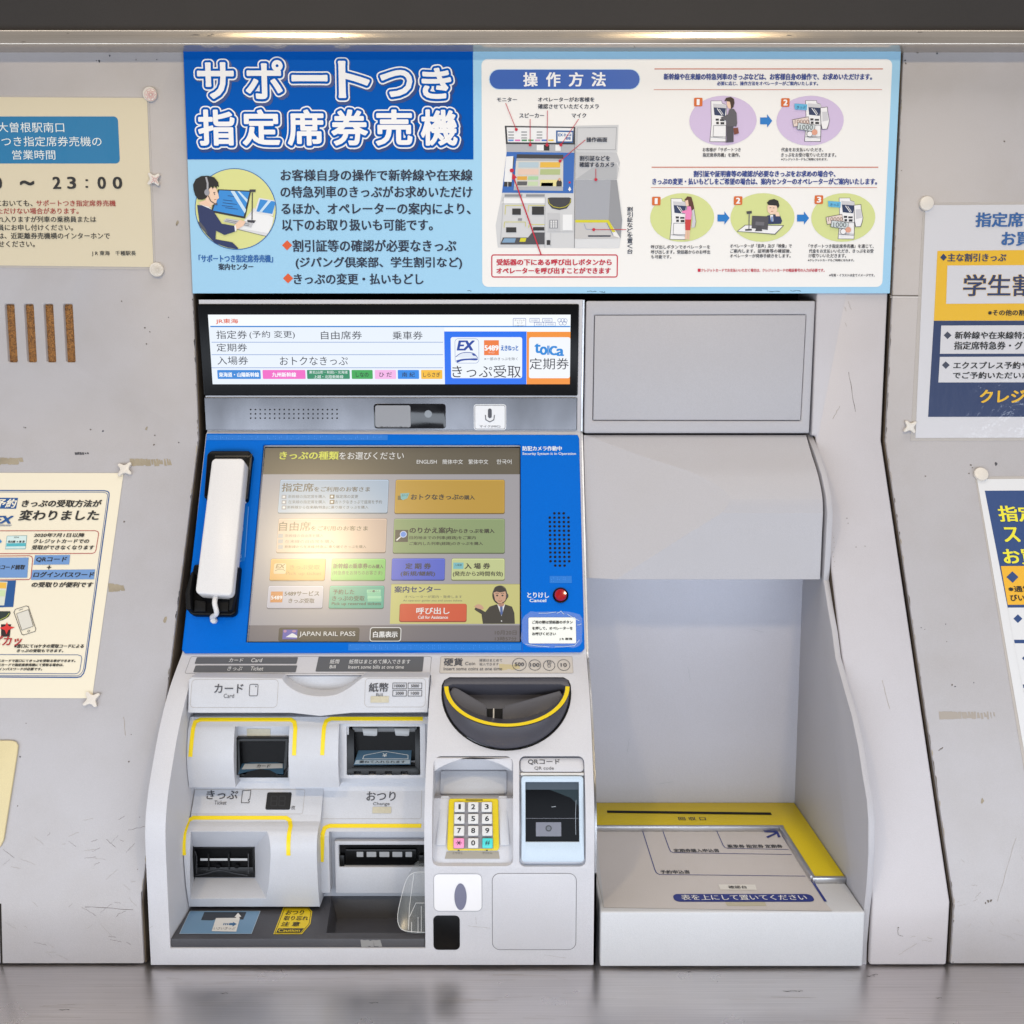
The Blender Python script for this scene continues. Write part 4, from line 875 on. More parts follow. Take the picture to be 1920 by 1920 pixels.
# ---- coin cup
p0 = S_LOW.at(949, 1288); S_RIM = Surf([(p0.y, p0.z), (p0.y-sin(radians(66))*.1, p0.z-cos(radians(66))*.1)])
def arc(rx, ry, n=40, cy=1288, cx=950.5): return [(cx+rx*cos(pi*i/n), cy+ry*sin(pi*i/n)) for i in range(n+1)]
cup = Part(); n = 40
ro = [S_RIM.at(*p) for p in arc(118, 77)]; ri = [S_RIM.at(*p) for p in arc(109, 68.5)]
gb_ = []
for i in range(n+1):
    a = pi*i/n; gb_.append(S_LOW.at(949.3+118.5*cos(a), 1298+105.5*sin(a), .0005))
mid = [(a+b)/2+Vector((0, -.004, .001))*sin(pi*i/n) for i, (a, b) in enumerate(zip(ro, gb_))]
inn = [v+Vector((0, .035, -.006)) for v in ri]
vs = gb_+mid+ro+ri+inn; m_ = n+1; fs = []
for r in range(4):
    for i in range(n): fs.append((r*m_+i, r*m_+i+1, (r+1)*m_+i+1, (r+1)*m_+i))
cup.add(vs, fs, M_DARK2, True)
dk_ = flat('3f3f48', .4)
bpl = [(840, 1275), (1059, 1275), (1066, 1290), (1050, 1340), (950, 1390), (850, 1340), (833, 1290)]
cup.mesh(bake(prism(S_LOW, bpl, .03, -.022)), M_DARK2)
cup.mesh(bake(prism(S_LOW, [(834, 1274), (843, 1271.6), (1056, 1271.6), (1065, 1274), (1069, 1290), (1052, 1283.5), (849, 1283.5), (830, 1290)], .03, .0005), (), .001, 2), M_DARK2)
w0, w1 = S_LOW.at(950, 1284, -.004), S_LOW.at(950, 1362, -.010); S_W = Surf([(w0.y, w0.z), (w1.y, w1.z)])
cup.mesh(bake(prism(S_W, [(849, 1287), (858, 1290), (908, 1320), (913, 1326), (914, 1368), (880, 1362), (848, 1330), (842, 1300)], .035), (), .0016, 2), M_DARK2)
cup.mesh(bake(prism(S_W, [(1050, 1294), (1044, 1296), (948, 1322.5), (942, 1328), (941, 1368), (1000, 1366), (1040, 1340), (1056, 1305)], .035), (), .0016, 2), M_DARK2)
S_V = Surf([offp(S_LOW, t, -.0195) for t in (0, .05, .1, .15, .2)]); poly(cup, S_V, [(911, 1329), (944, 1329), (944, 1364), (911, 1364)], M_BLACKM, 1)
S_V2 = Surf([offp(S_LOW, t, -.010) for t in (0, .05, .1, .15, .2)]); rect(cup, S_V2, 924.3, 1328.5, 926.6, 1358, flat('d8d4cc', .4), 1)
line(cup, S_RIM, arc(113.6, 72.6), 7.6, M_YEL, 4)
edge = [S_LOW.st(*p) for p in Dcup]
line(cup, S_LOW, Dcup, 2.6, M_BLACKM, 1, closed=True)
cup.build('coin_cup', root)

# ---- keypad
KPp = [prof(1416, 1.268), prof(1446, 1.266), prof(1490, 1.245), prof(1497, 1.229), prof(1600, 1.2005), prof(1626, 1.197)]
S_K = Surf(KPp); xk0, xk1 = xs(S_CH, 808, 1520), xs(S_CH, 966, 1520)
P = Part(); P.mesh(bake(solid_extr(KPp+[(KPp[-1][0]+.02, KPp[-1][1]-.004), (1.29, KPp[-1][1]), (1.29, KPp[0][1])], xk0, xk1)), M_BODY)
ar = [(813, 1419)]+[(813+i*149/16, 1449-26.5*sin(pi*i/16)**.8) for i in range(17)]+[(962, 1419)]
P.mesh(bake(prism(S_CH, [(816, 1421), (958, 1421), (961, 1428)]+[(961-i*147/16, 1447-25*sin(pi*i/16)**.85) for i in range(17)]+[(813, 1428)], .012, .0012, back=(0, 1, 0)), (), .0012, 2), M_BODY)
P.mesh(bake(rprism(S_K, 826, 1444, 950, 1489.5, 5, .01, .003), (), .002, 2), M_INNER)
for a, b in (([(826, 1496), (843, 1496), (836, 1585), (817, 1585)], 0), ([(934, 1496), (951, 1496), (956, 1585), (938, 1585)], 0)): P.mesh(bake(prism(S_K, a, .006, .003), (), .002, 2), M_INNER)
kp = P.build('keypad', root)
S_KP = Surf([offp(S_K, S_K.T[3]+1e-6, .004), offp(S_K, S_K.T[4]-1e-6, .004)])
P = Part(); P.mesh(bake(prism(S_K, [(844, 1497.5), (932, 1497.5), (934.5, 1501), (936, 1590), (933, 1595), (840, 1595), (838.5, 1590), (841.5, 1501)], .004, .004), [], .0012, 2), M_YEL2)
poly(P, S_KP, [(851.5, 1504.6), (922.6, 1503.8), (925, 1591), (850, 1591.4)], flat('8b888c', .5), 2)
poly(P, S_K, [(837, 1597), (935, 1597), (937, 1610), (834, 1610)], flat('9c9384', .5), 3); residue(P, S_K, 842, 1600, 928, 1607, flat('8a7d5c', .5), 9, False)
text(P, S_K, 'とりけし', 849, 1597.8, 868, 1601, g, 5); text(P, S_K, 'かくにん', 905, 1597.8, 923, 1601, g, 5)
rect(P, S_KP, 873, 1499, 905, 1501, flat('6a5c10'), 3)
for x in (860, 913): poly(P, S_KP, [(x-2.5, 1595.6), (x, 1593), (x+2.5, 1595.6)], bk, 3)
P.build('keypad_plate', kp)
keys = [['1', '2', '3'], ['4', '5', '6'], ['7', '8', '9'], ['*', '0', '#']]
S_KK = Surf([offp(S_K, S_K.T[3]+1e-6, .0085), offp(S_K, S_K.T[4]-1e-6, .0085)]); S_K4 = S_KK
for r in range(4):
    for c in range(3):
        ky = keys[r][c]; cx = 887.2+(c-1)*(25.4+.5*r); cy = (1513.2, 1535.4, 1557.8, 1581)[r]
        mm = {'*': flat('f291bd', .4), '#': flat('45d0cd', .4)}.get(ky, M_KEY)
        P = Part(); P.mesh(bake(rprism(S_KK, cx-9.8, cy-9.4, cx+9.8, cy+9.4, 2, .006), (), .0009, 2), mm)
        w = 3.4 if ky != '1' else 1.8
        if ky == '*':
            for a in (0, pi/3, 2*pi/3): line(P, S_KK, [(cx-5.6*cos(a), cy-4.6*sin(a)-.5), (cx+5.6*cos(a), cy+4.6*sin(a)-.5)], 1.2, bk, 1+a*.1)
        elif ky == '#': text(P, S_KK, ky, cx-4.6, cy-5, cx+4.6, cy+4, bk, 1)
        else: text(P, S_KK, ky, cx-w, cy-5.2, cx+w, cy+4, bk, 1, .35)
        o = P.build('key', kp)
        if ky == '*': o['label'] = 'pink star key'
        if ky == '#': o['label'] = 'turquoise hash key'

# ---- code reader
S_Q = Surf([prof(1418, 1.2385), prof(1452, 1.222), prof(1560, 1.1965), prof(1626, 1.1905)])
P = Part(); P.mesh(bake(solid_extr([(a+.006, b) for a, b in ((S_Q.p[i].x, S_Q.p[i].y) for i in range(4))]+[(1.26, S_Q.p[3].y), (1.26, S_Q.p[0].y)], xs(S_CH, 971, 1520), xs(S_CH, 1099, 1520))), M_BODY)
P.mesh(bake(rprism(Surf([prof(1418, 1.2375), prof(1450, 1.223)]), 975.5, 1420.5, 1094.5, 1447, 8, .008), (), .0012, 2), M_BODY)
P.mesh(bake(rprism(Surf([prof(1446, 1.2235), prof(1456, 1.219)]), 976, 1448.5, 1095, 1453.6, 2, .01), (), .001, 2), M_KEY)
SQh = Surf([prof(1418, 1.2375), prof(1450, 1.223)])
text(P, SQh, 'QRコード', 990, 1423.6, 1049.4, 1434.2, g, 2, .2); text(P, SQh, 'QR code', 1002, 1437.4, 1038.4, 1444.4, g, 2)
rd = P.build('code_reader', root)
SQf = Surf([prof(1454, 1.2165), prof(1617, 1.188)])
P = Part(); P.mesh(bake(rprism(SQf, 977.5, 1455.5, 1094.5, 1616, 6, .02), [rprism(SQf, 985.3, 1466.5, 1085.8, 1578.8, 1, .03, .004)], .0014, 2), paint('reader_frame', 'c3d2e0', .35, .1, .02)); P.build('reader_frame', rd)
P = Part(); SQg = Surf([offp(SQf, 0, -.0035), offp(SQf, SQf.T[-1], -.0035)]); rect(P, SQg, 982, 1463, 1089, 1582, M_GLASS, 0); rect(P, SQg, 985, 1466, 1086, 1480.5, flat('4c5660', .2, spec=.1), 1); poly(P, SQg, [(1030, 1480.5), (1086, 1480.5), (1086, 1512), (1070, 1496), (1050, 1488)], flat('26343a', .2, spec=.1), 1)
rect(P, SQg, 985, 1534, 1086, 1534.8, flat('55565e', .2), 1); rect(P, SQg, 1004.8, 1541.6, 1052.2, 1568, flat('6a6a76', .3), 2, 1); ell(P, SQg, 1028.6, 1553, 5.8, 5.8, bk, 3); ell(P, SQg, 1028.6, 1553, 4, 4, flat('35353f', .1), 4)
line(P, SQg, [(1080, 1500), (1079, 1530), (1079.5, 1565)], .8, flat('8a929a', .2), 3); line(P, SQg, [(1034, 1513), (1042, 1512)], .9, flat('b0b6bc'), 3); P.build('reader_glass', rd)

# ---- lower right: card mark sticker, sensor window, access door
P = Part(); rect(P, S_LOW, 813, 1638, 904, 1708.5, flat('eceaec', .35, .3), 1, 10); rect(P, S_LOW, 813, 1638, 904, 1708.5, flat('8a8a90'), 2, 10, .8)
ell(P, S_LOW, 863.5, 1681, 11.5, 25, flat('73748a', .35), 3); P.build('sticker', root)
P = Part(); P.mesh(bake(rprism(S_LOW, 812.6, 1716.4, 862.2, 1780.8, 9, .004, .0006), (), .0004), flat('0c0c0e', .4, spec=.12)); P.build('sensor_window', root)
P = Part(); rect(P, S_LOW, 922.5, 1637, 1080.8, 1781, flat('6d6c6e', .6), 1, 15, 1.0); P.mesh(bake(rprism(S_LOW, 923.6, 1638, 1079.7, 1780, 14, .002, .0004), (), .0003), M_BODY); P.build('access_door', root)

# ================================================================== HANDSET
S_HS = Surf([offp(S_BLU, 0, .036), offp(S_BLU, S_BLU.T[-1], .036)])
hs = thing('telephone_handset', 'white telephone handset resting in the black cradle on the blue console', 'handset', S_BLU.at(410, 1100))
nB = S_BLU.at(410, 1000, 1)-S_BLU.at(410, 1000)
P = Part()
prof_pts = [(402, 859), (453, 859), (458.5, 865), (435, 1111), (430, 1117), (370.5, 1113), (366, 1107), (396.5, 864)]
P.mesh(bake(prism(S_HS, prof_pts, .026), (), .003, 3), M_WHITE)
P.mesh(bake(prism(S_HS, [(397, 860), (458, 862), (451, 930), (390, 928)], .015, -.022), (), .003, 3), M_WHITE)
P.mesh(bake(prism(S_HS, [(378, 1040), (438, 1042), (431, 1113), (369, 1110)], .012, -.020), (), .003, 3), M_WHITE)
P.build('grip', hs)
P = Part(); p1 = S_HS.at(401, 1110, -.012); p2 = S_HS.at(399.5, 1128, -.008); p3 = S_HS.at(400, 1145, -.016); p4 = S_BLU.at(401, 1159, .008); p5 = S_BLU.at(402, 1164, .003)
cp = [p1, p2, p3, p4, p5]; tp_ = [];
for i in range(len(cp)-1):
    for j in range(5):
        t = j/5; q = [cp[max(i-1, 0)], cp[i], cp[i+1], cp[min(i+2, 4)]]
        tp_.append(.5*(2*q[1]+(q[2]-q[0])*t+(2*q[0]-5*q[1]+4*q[2]-q[3])*t*t+(3*q[1]-q[0]-3*q[2]+q[3])*t**3))
tube(P, tp_+[p5], .0036, M_WHITE); lathe(P, p5-nB*.004, nB, [(.0046, 0), (.0046, .006), (.003, .008)], M_WHITE, 16); P.build('cord', hs)

# ================================================================== DOCUMENT COUNTER (annex)
AX0, AX1 = .1095, .4512
an = thing('document_counter', 'grey document checking counter with hooded bay and yellow edged shelf', 'counter unit', (.28, 1.3, CTR))
S_F = Surf([prof(560, 1.4975), prof(815, 1.4975)])
P = Part(); P.mesh(bake(prism(S_F, [(1099, 564), (1529, 564), (1517.5, 812.3), (1095.5, 812.3)], .05), [prism(S_F, [(1114.4, 590.5), (1512.2, 589.5), (1502, 789), (1111, 788.5)], .01, .004)], .0025, 3), M_ANNEX); P.build('upper_box', an)
P = Part(); P.mesh(bake(prism(S_F, [(1115.6, 591.6), (1511, 590.8), (1500.8, 787.6), (1112.4, 787.2)], .006, .0002), (), .0008, 2), M_ANNEX)
P.mesh(bake(prism(S_F, [(1112, 588), (1515, 587), (1505, 791), (1109, 791)], .002, -.007)), M_BLACKM); P.build('flap', an)
hp = [prof(816, 1.503)]+side(AX1, [(1527, 852), (1539, 890), (1547, 930), (1548.5, 962)])
hp = smooth_profile(hp, 6)+[prof(1000, 1.4085), prof(1086.5, 1.4095)]
S_HD = Surf(hp)
bm = solid_extr(hp+[(1.55, hp[-1][1]), (1.55, hp[0][1])], AX0-.0005, AX1-.004)
A = Vector((AX0, hp[0][0]+.001, hp[0][1])); B = Vector((AX0, 1.421, hp[-1][1])); Cc = S_HD.at(1360, 922)
nrm = (B-A).cross(Cc-A).normalized()
if nrm.y > 0: nrm = -nrm
res = bmesh.ops.bisect_plane(bm, geom=bm.verts[:]+bm.edges[:]+bm.faces[:], plane_co=A, plane_no=nrm, clear_outer=True)
bmesh.ops.edgeloop_fill(bm, edges=[e for e in res['geom_cut'] if isinstance(e, bmesh.types.BMEdge)]); bmesh.ops.recalc_face_normals(bm, faces=bm.faces)
P = Part(); P.mesh(bake(bm, (), .0012, 2, 25), M_ANNEX); P.build('hood', an, angle=5.5)
zT = prof(1710, 1.187)[1]
P = Part(); P.mesh(bake(boxbm(AX0+.001, AX1+.004, 1.5072, 1.53, zT-.002, hp[-1][1]+.03)), M_ANNEXW); S_BW = Surf([prof(1090, 1.5072), prof(1500, 1.5072)])
for a in ((1290, 1250, 1294, 1275), (1180, 1385, 1176, 1410), (1410, 1180, 1432, 1186), (1230, 1470, 1262, 1466)): scratch(P, S_BW, *a, .8, flat('a9adb6', .5))
P.build('back_wall', an)
# curved side wing
fe = side(AX1, [(1513, 815), (1528, 852), (1540, 890), (1548.5, 930), (1551, 962), (1547, 1040), (1544, 1088), (1552, 1140), (1560, 1185), (1566, 1232), (1582, 1290), (1596.5, 1341), (1609, 1400), (1618, 1460), (1625, 1500), (1628, 1540), (1628, 1600), (1624.5, 1660), (1618.5, 1716), (1614, 1770), (1612.5, 1817)])
P = Part(); P.mesh(bake(solid_extr(fe+[(1.56, fe[-1][1]), (1.56, fe[0][1])], AX1, AX1+.0085), (), .0012, 2, 40), M_ANNEX); P.build('side_wing', an)
# shelf
P = Part(); P.mesh(bake(boxbm(AX0+.0035, AX1-.0006, 1.187, 1.5068, CTR+.003, zT), (), .0025, 3), M_ANNEX_LIT)
S_S = Surf([(1.5068, zT), (1.187, zT)])
nv = M_NAVY; q3 = lambda *p: [(1090+x/3.2, 1460+y/3.2) for x, y in p]
S_ = S_S
poly(P, S_, [(1116, 1546), (1467, 1548), (1545, 1690), (1560, 1708), (1133, 1702)], M_TRAYTOP, 1); line(P, S_, [(1119, 1640), (1132, 1702), (1560, 1709)], .7, M_SCUFF2, 2)
line(P, S_, q3((90, 293), (1165, 307), (1185, 310), (1198, 322), (1210, 345), (1465, 740)), 1.5, nv, 3); line(P, S_, q3((1210, 345), (1465, 740)), 4.6, nv, 4)
def lsh(*p): line(P, S_, q3(*p), 1.5, nv, 3)
lsh((365, 308), (440, 545), (450, 567), (468, 577), (1345, 587)); lsh((487, 310), (526, 420), (535, 438), (552, 446), (1262, 457)); lsh((812, 315), (850, 400), (860, 414), (878, 420), (1243, 427))
sh = flat('35363c', .5)
def tsh(s, x0, y0, x1, y1, m=sh, L=4, b=.25): text(P, S_, s, 1090+x0/3.2, 1460+y0/3.2, 1090+x1/3.2, 1460+y1/3.2, m, L, b)
tsh('乗車券 指定券 定期券', 876, 398, 1205, 418); tsh('定期券購入申込書', 555, 424, 826, 444); tsh('予約申込書', 475, 552, 650, 573)
poly(P, S_, q3((1108, 351), (1165, 326), (1098, 324), (1098, 316), (1178, 318), (1196, 352), (1180, 356), (1172, 334), (1120, 359)), nv, 4)
poly(P, S_, q3((823, 637), (1043, 638), (1052, 670), (835, 669)), flat('e9e7e2', .4), 3); tsh('確認台', 882, 646, 992, 663, sh, 5, .15)
rect(P, S_, 1262.8, 1677, 1525, 1691.5, nv, 3, 11); tsh('表を上にして置いてください', 600, 701, 1350, 733, flat('e8e8ec'), 5, .3)
poly(P, S_, q3((862, 742), (1100, 742), (1112, 765), (875, 765)), flat('c6bfa8', .4), 2)
she = P.build('shelf', an)
zy = zT+.0075; S_YL = Surf([(1.5068, zy), (1.187, zy)])
yo = [(1118, 1511), (1488, 1513.5), (1574, 1643), (1529.5, 1645.5), (1467, 1547.5), (1118, 1541)]
fr = [S_YL.at(*p) for p in yo]; fr[0].x = fr[5].x = AX0+.004; fr[0].y = fr[1].y = 1.5066; fr[1].x = AX1-.0008; fr[2].x = AX1-.0008
fr[5].y = fr[4].y; fr[3].y = fr[2].y
bkq = [Vector((v.x, v.y, zT+.0002)) for v in fr]
P = Part(); P.mesh(bake(solid_prism(fr, bkq), (), .0006, 2), M_YEL2)
poly(P, S_YL, [(1138, 1520), (1445, 1523.8), (1447.5, 1528.4), (1138.5, 1524.4)], M_BLACKM, 2)
text(P, S_YL, '回 収 口', 1272, 1532.4, 1323, 1538.4, sh, 2, .25)
S_YF = None; ye = P.build('edge_guide', she)
P = Part(); w = .006
for a, b in ((fr[5], fr[4]),): P.mesh(bake(boxbm(a.x, b.x+w*.2, a.y-w, a.y-.0002, zT+.0002, zy+.0008), (), .0008, 2), M_ALU)
v3, v4 = fr[3], fr[4]; d = (v3-v4).normalized(); nn_ = Vector((-1, 0, 0)) if d.x == 0 else Vector((d.y, -d.x, 0))
if nn_.x > 0: nn_ = -nn_
pf = [v4+Vector((0, -.0062, .0008)), v3+Vector((0, 0, .0008)), v3+nn_*w+Vector((0, 0, .0008)), v4+nn_*w+Vector((0, -.0062, .0008))]
P.mesh(bake(solid_prism(pf, [Vector((v.x, v.y, zT+.0002)) for v in pf]), (), .0008, 2), M_ALU)
P.mesh(bake(boxbm(v3.x-w*.7, AX1-.0008, v3.y-w, v3.y-.0002, zT+.0002, zy+.0008), (), .0008, 2), M_ALU)
P.build('guide_border', she)

# ================================================================== INFORMATION SIGN
S_G = Surf([prof(85, 1.4962), prof(552, 1.4962)])
sg = thing('information_sign', 'wide blue and white instruction sign above the ticket machine, with diagrams', 'sign', (0, 1.497, prof(551, 1.4962)[1]))
P = Part(); xa, xb = -.4752, .5622; za, zb = S_G.at(900, 90).z, S_G.at(900, 550).z
LB = flat('a6d4f0', .45, spec=.2)
P.mesh(bake(boxbm(xa, xb, 1.4962, 1.4992, zb, za), (), .0008, 2), LB); S = S_G
navy = flat('1c2740', .45); ttl = flat('0059b6', .5, spec=.06); wh = flat('f6f5f6', .45); bt = flat('1d62ab', .45); red = flat('c8183a', .45); orr = flat('de5a2a', .45)
X0 = S.st(343, 95)[0]
T = lambda s, x0, y0, x1, y1, m=navy, L=3, **k: text(P, S, s, x0, y0, x1, y1, m, L, **k)
for y, n, x0, x1 in ((317.8, 'お客様自身の操作で新幹線や在来線', 526.8, 885.5), (349.2, 'の特急列車のきっぷがお求めいただけ', 526.6, 885.5), (380.6, 'るほか、オペレーターの案内により、', 528, 882), (411, '以下のお取り扱いも可能です。', 529.6, 811)):
    T(n, x0, y, x1, y+21.6, bold=.55, res=4)
for x, y in ((538.4, 460), (540.2, 522)): poly(P, S, [(x-9.6, y), (x, y-9.4), (x+9.6, y), (x, y+9.4)], orr, 2)
T('割引証等の確認が必要なきっぷ', 549.4, 449.8, 855, 472.2, bold=.55); T('(ジパング倶楽部、学生割引など)', 555, 482, 866, 504.6, bold=.55); T('きっぷの変更・払いもどし', 551.4, 513, 793.6, 533.6, bold=.55)
T('「サポートつき指定席券売機」', 373, 478, 511.6, 492, bt, bold=.4); T('案内センター', 410, 494.2, 474.8, 506.4, bold=.35)
for x, y, w in ((1110, 546, 9), (1450, 546, 12), (1492, 545, 10), (880, 545, 4), (1130, 547, 5)): scratch(P, S, x-w, y, x+w, y+1, 1.1, navy, 2)
P.build('board', sg)
P = Part()
s1, t1 = S.st(887.2, 200)[0], S.st(600, 299)[1]; st = [(xa+.0003, .0008), (s1, .0008), (s1, t1), (xa+.0003, t1)]
poly_st(P, S, st, ttl, 2)
sh_ = flat('0d3f86', .35); 
chars = [('サ', 370.6, 117.5, 439.4, 186), ('ポ', 461, 113.5, 531.2, 186.5), ('ー', 547, 141.6, 614.6, 153), ('ト', 634.6, 115, 693.4, 184.4), ('つ', 713, 132, 773.4, 182.6), ('き', 790.6, 128, 846.4, 186),
         ('指', 372, 206, 441, 273.6), ('定', 455, 206, 525.4, 273.6), ('席', 539.6, 206, 607.4, 273.6), ('券', 621.6, 206, 690, 273.6), ('売', 704.6, 206, 773.4, 273.6), ('機', 789, 206, 858, 273.6)]
def stroke_text(ch, x0, y0, x1, y1, r, m, L):
    """glyph grown by r pixels with rounded corners"""
    vs, fs = glyphs(ch, 0, 4); ux = [v[0] for v in vs]; uy = [v[1] for v in vs]; a0, a1, b0, b1 = min(ux), max(ux), min(uy), max(uy)
    s0, t0, s1_, t1_ = S.box(x0, y0, x1, y1); kx = (s1_-s0)/max(a1-a0, .05); ky = (t1_-t0)/max(b1-b0, .05)
    if ch == 'ー': ky = kx
    tm = (t0+t1_)/2; bm_ = (b0+b1)/2; rr = r*(s1_-s0)/(x1-x0)
    q = [(s0+(v[0]-a0)*kx, tm-(v[1]-bm_)*ky) for v in vs]
    P.add([S.pos(*p, L*LY) for p in q], fs, m)
    cnt = {}
    for f in fs:
        for a, b in zip(f, f[1:]+f[:1]): k = (min(a, b), max(a, b)); cnt[k] = cnt.get(k, 0)+1
    ed = [k for k, c in cnt.items() if c == 1]; z = L*LY
    for a, b in ed:
        d = Vector(q[b])-Vector(q[a])
        if d.length < 1e-7: continue
        n_ = Vector((-d.y, d.x)).normalized()*rr; z += 3e-7
        P.add([S.pos(*(Vector(q[a])+n_), z), S.pos(*(Vector(q[b])+n_), z), S.pos(*(Vector(q[b])-n_), z), S.pos(*(Vector(q[a])-n_), z)], [(0, 1, 2, 3)], m)
    for a in {x for e in ed for x in e}:
        z += 3e-7; P.add([S.pos(q[a][0]+rr*cos(i*pi/7), q[a][1]+rr*sin(i*pi/7), z) for i in range(14)], [tuple(range(14))], m)
for ch, x0, y0, x1, y1 in chars:
    stroke_text(ch, x0+3.4, y0+3.8, x1+3.4, y1+3.8, 8.6, sh_, 3)
for ch, x0, y0, x1, y1 in chars:
    x0 += 2; y0 += 2; x1 -= 2; y1 -= 2
    stroke_text(ch, x0, y0, x1, y1, 8.8, wh, 5); stroke_text(ch, x0, y0, x1, y1, 6.2, ttl, 7); stroke_text(ch, x0, y0, x1, y1, 2.0, wh, 9)
P.build('title_panel', sg)

# operator picture in the round frame
P = Part(); c_ = lambda x, y: (340+x/3.4286, 80+y/3.4286)
pl = lambda pts, m, L: poly(P, S, [c_(*p) for p in pts], m, L)
ln = lambda pts, w, m, L, **k: line(P, S, [c_(*p) for p in pts], w, m, L, **k)
ell(P, S, 442, 392, 76.5, 76.5, bt, 2, n=56); ell(P, S, 442, 392, 75, 75, flat('dcdd92', .45), 3, n=56)
ik = flat('3a3a44'); whd = flat('efeff0')
pl([(360, 1200), (470, 1060), (480, 1075), (595, 1125), (583, 1180), (545, 1245)], flat('dcdcdf'), 4); pl([(362, 1192), (478, 1078), (592, 1122), (585, 1170), (560, 1225)], whd, 4.4); ln([(360, 1200), (548, 1246)], .8, ik, 5)
pl([(238, 943), (450, 953), (412, 1132), (190, 1090)], flat('2c2c30'), 5); pl([(246, 950), (440, 960), (402, 1118), (205, 1080)], flat('2f8cd8'), 6)
pl([(318, 954), (344, 955), (418, 1075), (410, 1100)], flat('c9e2f5'), 7); pl([(362, 956), (376, 957), (428, 1010), (424, 1030)], flat('c9e2f5'), 7)
for i, (x, y, w) in enumerate(((300, 985, 40), (270, 1012, 60), (268, 1030, 90), (262, 1048, 70), (285, 1062, 80))): ln([(x, y), (x+w, y+w*.12)], .9, flat('1d2f5a'), 7)
ln([(458, 965), (456, 1140)], 1.8, ik, 7); pl([(440, 945), (480, 945), (478, 962), (442, 962)], ik, 7); pl([(425, 1140), (480, 1144), (470, 1160), (428, 1156)], ik, 7)
pl([(500, 998), (602, 1016), (604, 1040), (590, 1116), (470, 1096)], flat('e6e6e8'), 5); pl([(508, 1008), (602, 1022), (604, 1040), (586, 1102), (484, 1086)], flat('2f8cd8'), 6); pl([(560, 1015), (580, 1018), (520, 1090), (502, 1088)], flat('c9e2f5'), 7)
pl([(290, 1130), (465, 1158), (450, 1190), (270, 1150)], flat('c6c6ca'), 7); ln([(290, 1140), (440, 1168)], .7, ik, 8); ln([(282, 1148), (436, 1178)], .7, ik, 8)
nvs = flat('21305f')
pl([(104, 1045), (150, 1048), (205, 1080), (262, 1165), (345, 1180), (350, 1215), (280, 1238), (225, 1210), (222, 1265), (330, 1285), (365, 1318), (368, 1330), (300, 1318), (220, 1290), (160, 1230), (118, 1150)], nvs, 9)
pl([(345, 1172), (380, 1140), (415, 1152), (400, 1180), (352, 1206)], flat('f0c9ae'), 9); pl([(343, 1178), (352, 1174), (358, 1208), (348, 1216)], whd, 9.5)
pl([(110, 1030), (165, 1010), (200, 1040), (195, 1062), (140, 1052)], flat('f0c9ae'), 8.4); pl([(120, 1040), (180, 1058), (200, 1075), (165, 1060)], whd, 9.6)
pl([(160, 930), (225, 935), (240, 975), (245, 1000), (232, 1010), (226, 1036), (195, 1046), (160, 1020)], flat('f3cfb4'), 9)
pl([(82, 950), (78, 915), (95, 880), (130, 860), (175, 858), (215, 868), (240, 900), (243, 930), (232, 925), (228, 940), (214, 922), (205, 945), (195, 925), (180, 945), (172, 985), (165, 1000), (140, 1012), (112, 1010), (92, 985)], flat('16161a'), 10)
ln([(162, 866), (172, 905), (172, 955)], 3.4, flat('a9a9ae'), 11); ell(P, S, *c_(168, 965), 4.8, 6, flat('9a9aa2'), 12, n=20)
ln([(176, 985), (192, 1020), (222, 1040)], 1.4, flat('222226'), 12); ell(P, S, *c_(226, 1040), 2.6, 2, flat('55555a'), 12.5, n=14); ln([(208, 968), (222, 964)], 1, ik, 12); ln([(214, 1012), (228, 1010)], .9, flat('b0543c'), 12)
ell(P, S, *c_(217, 976), .9, 1.4, ik, 12, n=10); pl([(108, 1150), (128, 1158), (160, 1200), (175, 1240), (150, 1215), (120, 1180)], flat('55565e'), 10)
P.build('operator_picture', sg)

# instruction panel on the right
P = Part(); R = lambda *a, **k: rect(P, S, *a, **k)
T = lambda s, x0, y0, x1, y1, m=navy, L=5, **k: text(P, S, s, x0, y0, x1, y1, m, L, **k)
R(903.5, 111, 1663.5, 538, flat('f3f0ed', .45), L=2, r=11)
R(916.5, 129.8, 1200.5, 168.4, flat('bfdcf2'), L=3, r=19); R(918, 131, 1199, 167.2, flat('2d5fb4', .4), L=4, r=18)
for ch, x in (('操', 982), ('作', 1024.6), ('方', 1067.2), ('法', 1109.6)): T(ch, x, 136.4, x+25.4, 162.4, wh, 6, bold=.9)
T('モニター', 932, 183.2, 969.2, 190.8, bold=.2); T('オペレーターがお客様を', 1008.8, 182.6, 1114.2, 191.2, bold=.2); T('確認させていただくカメラ', 1008.8, 195.2, 1122.5, 204.4, bold=.2); T('スピーカー', 973.8, 212.6, 1020, 221, bold=.2); T('マイク', 1072, 212.6, 1099, 221, bold=.2)
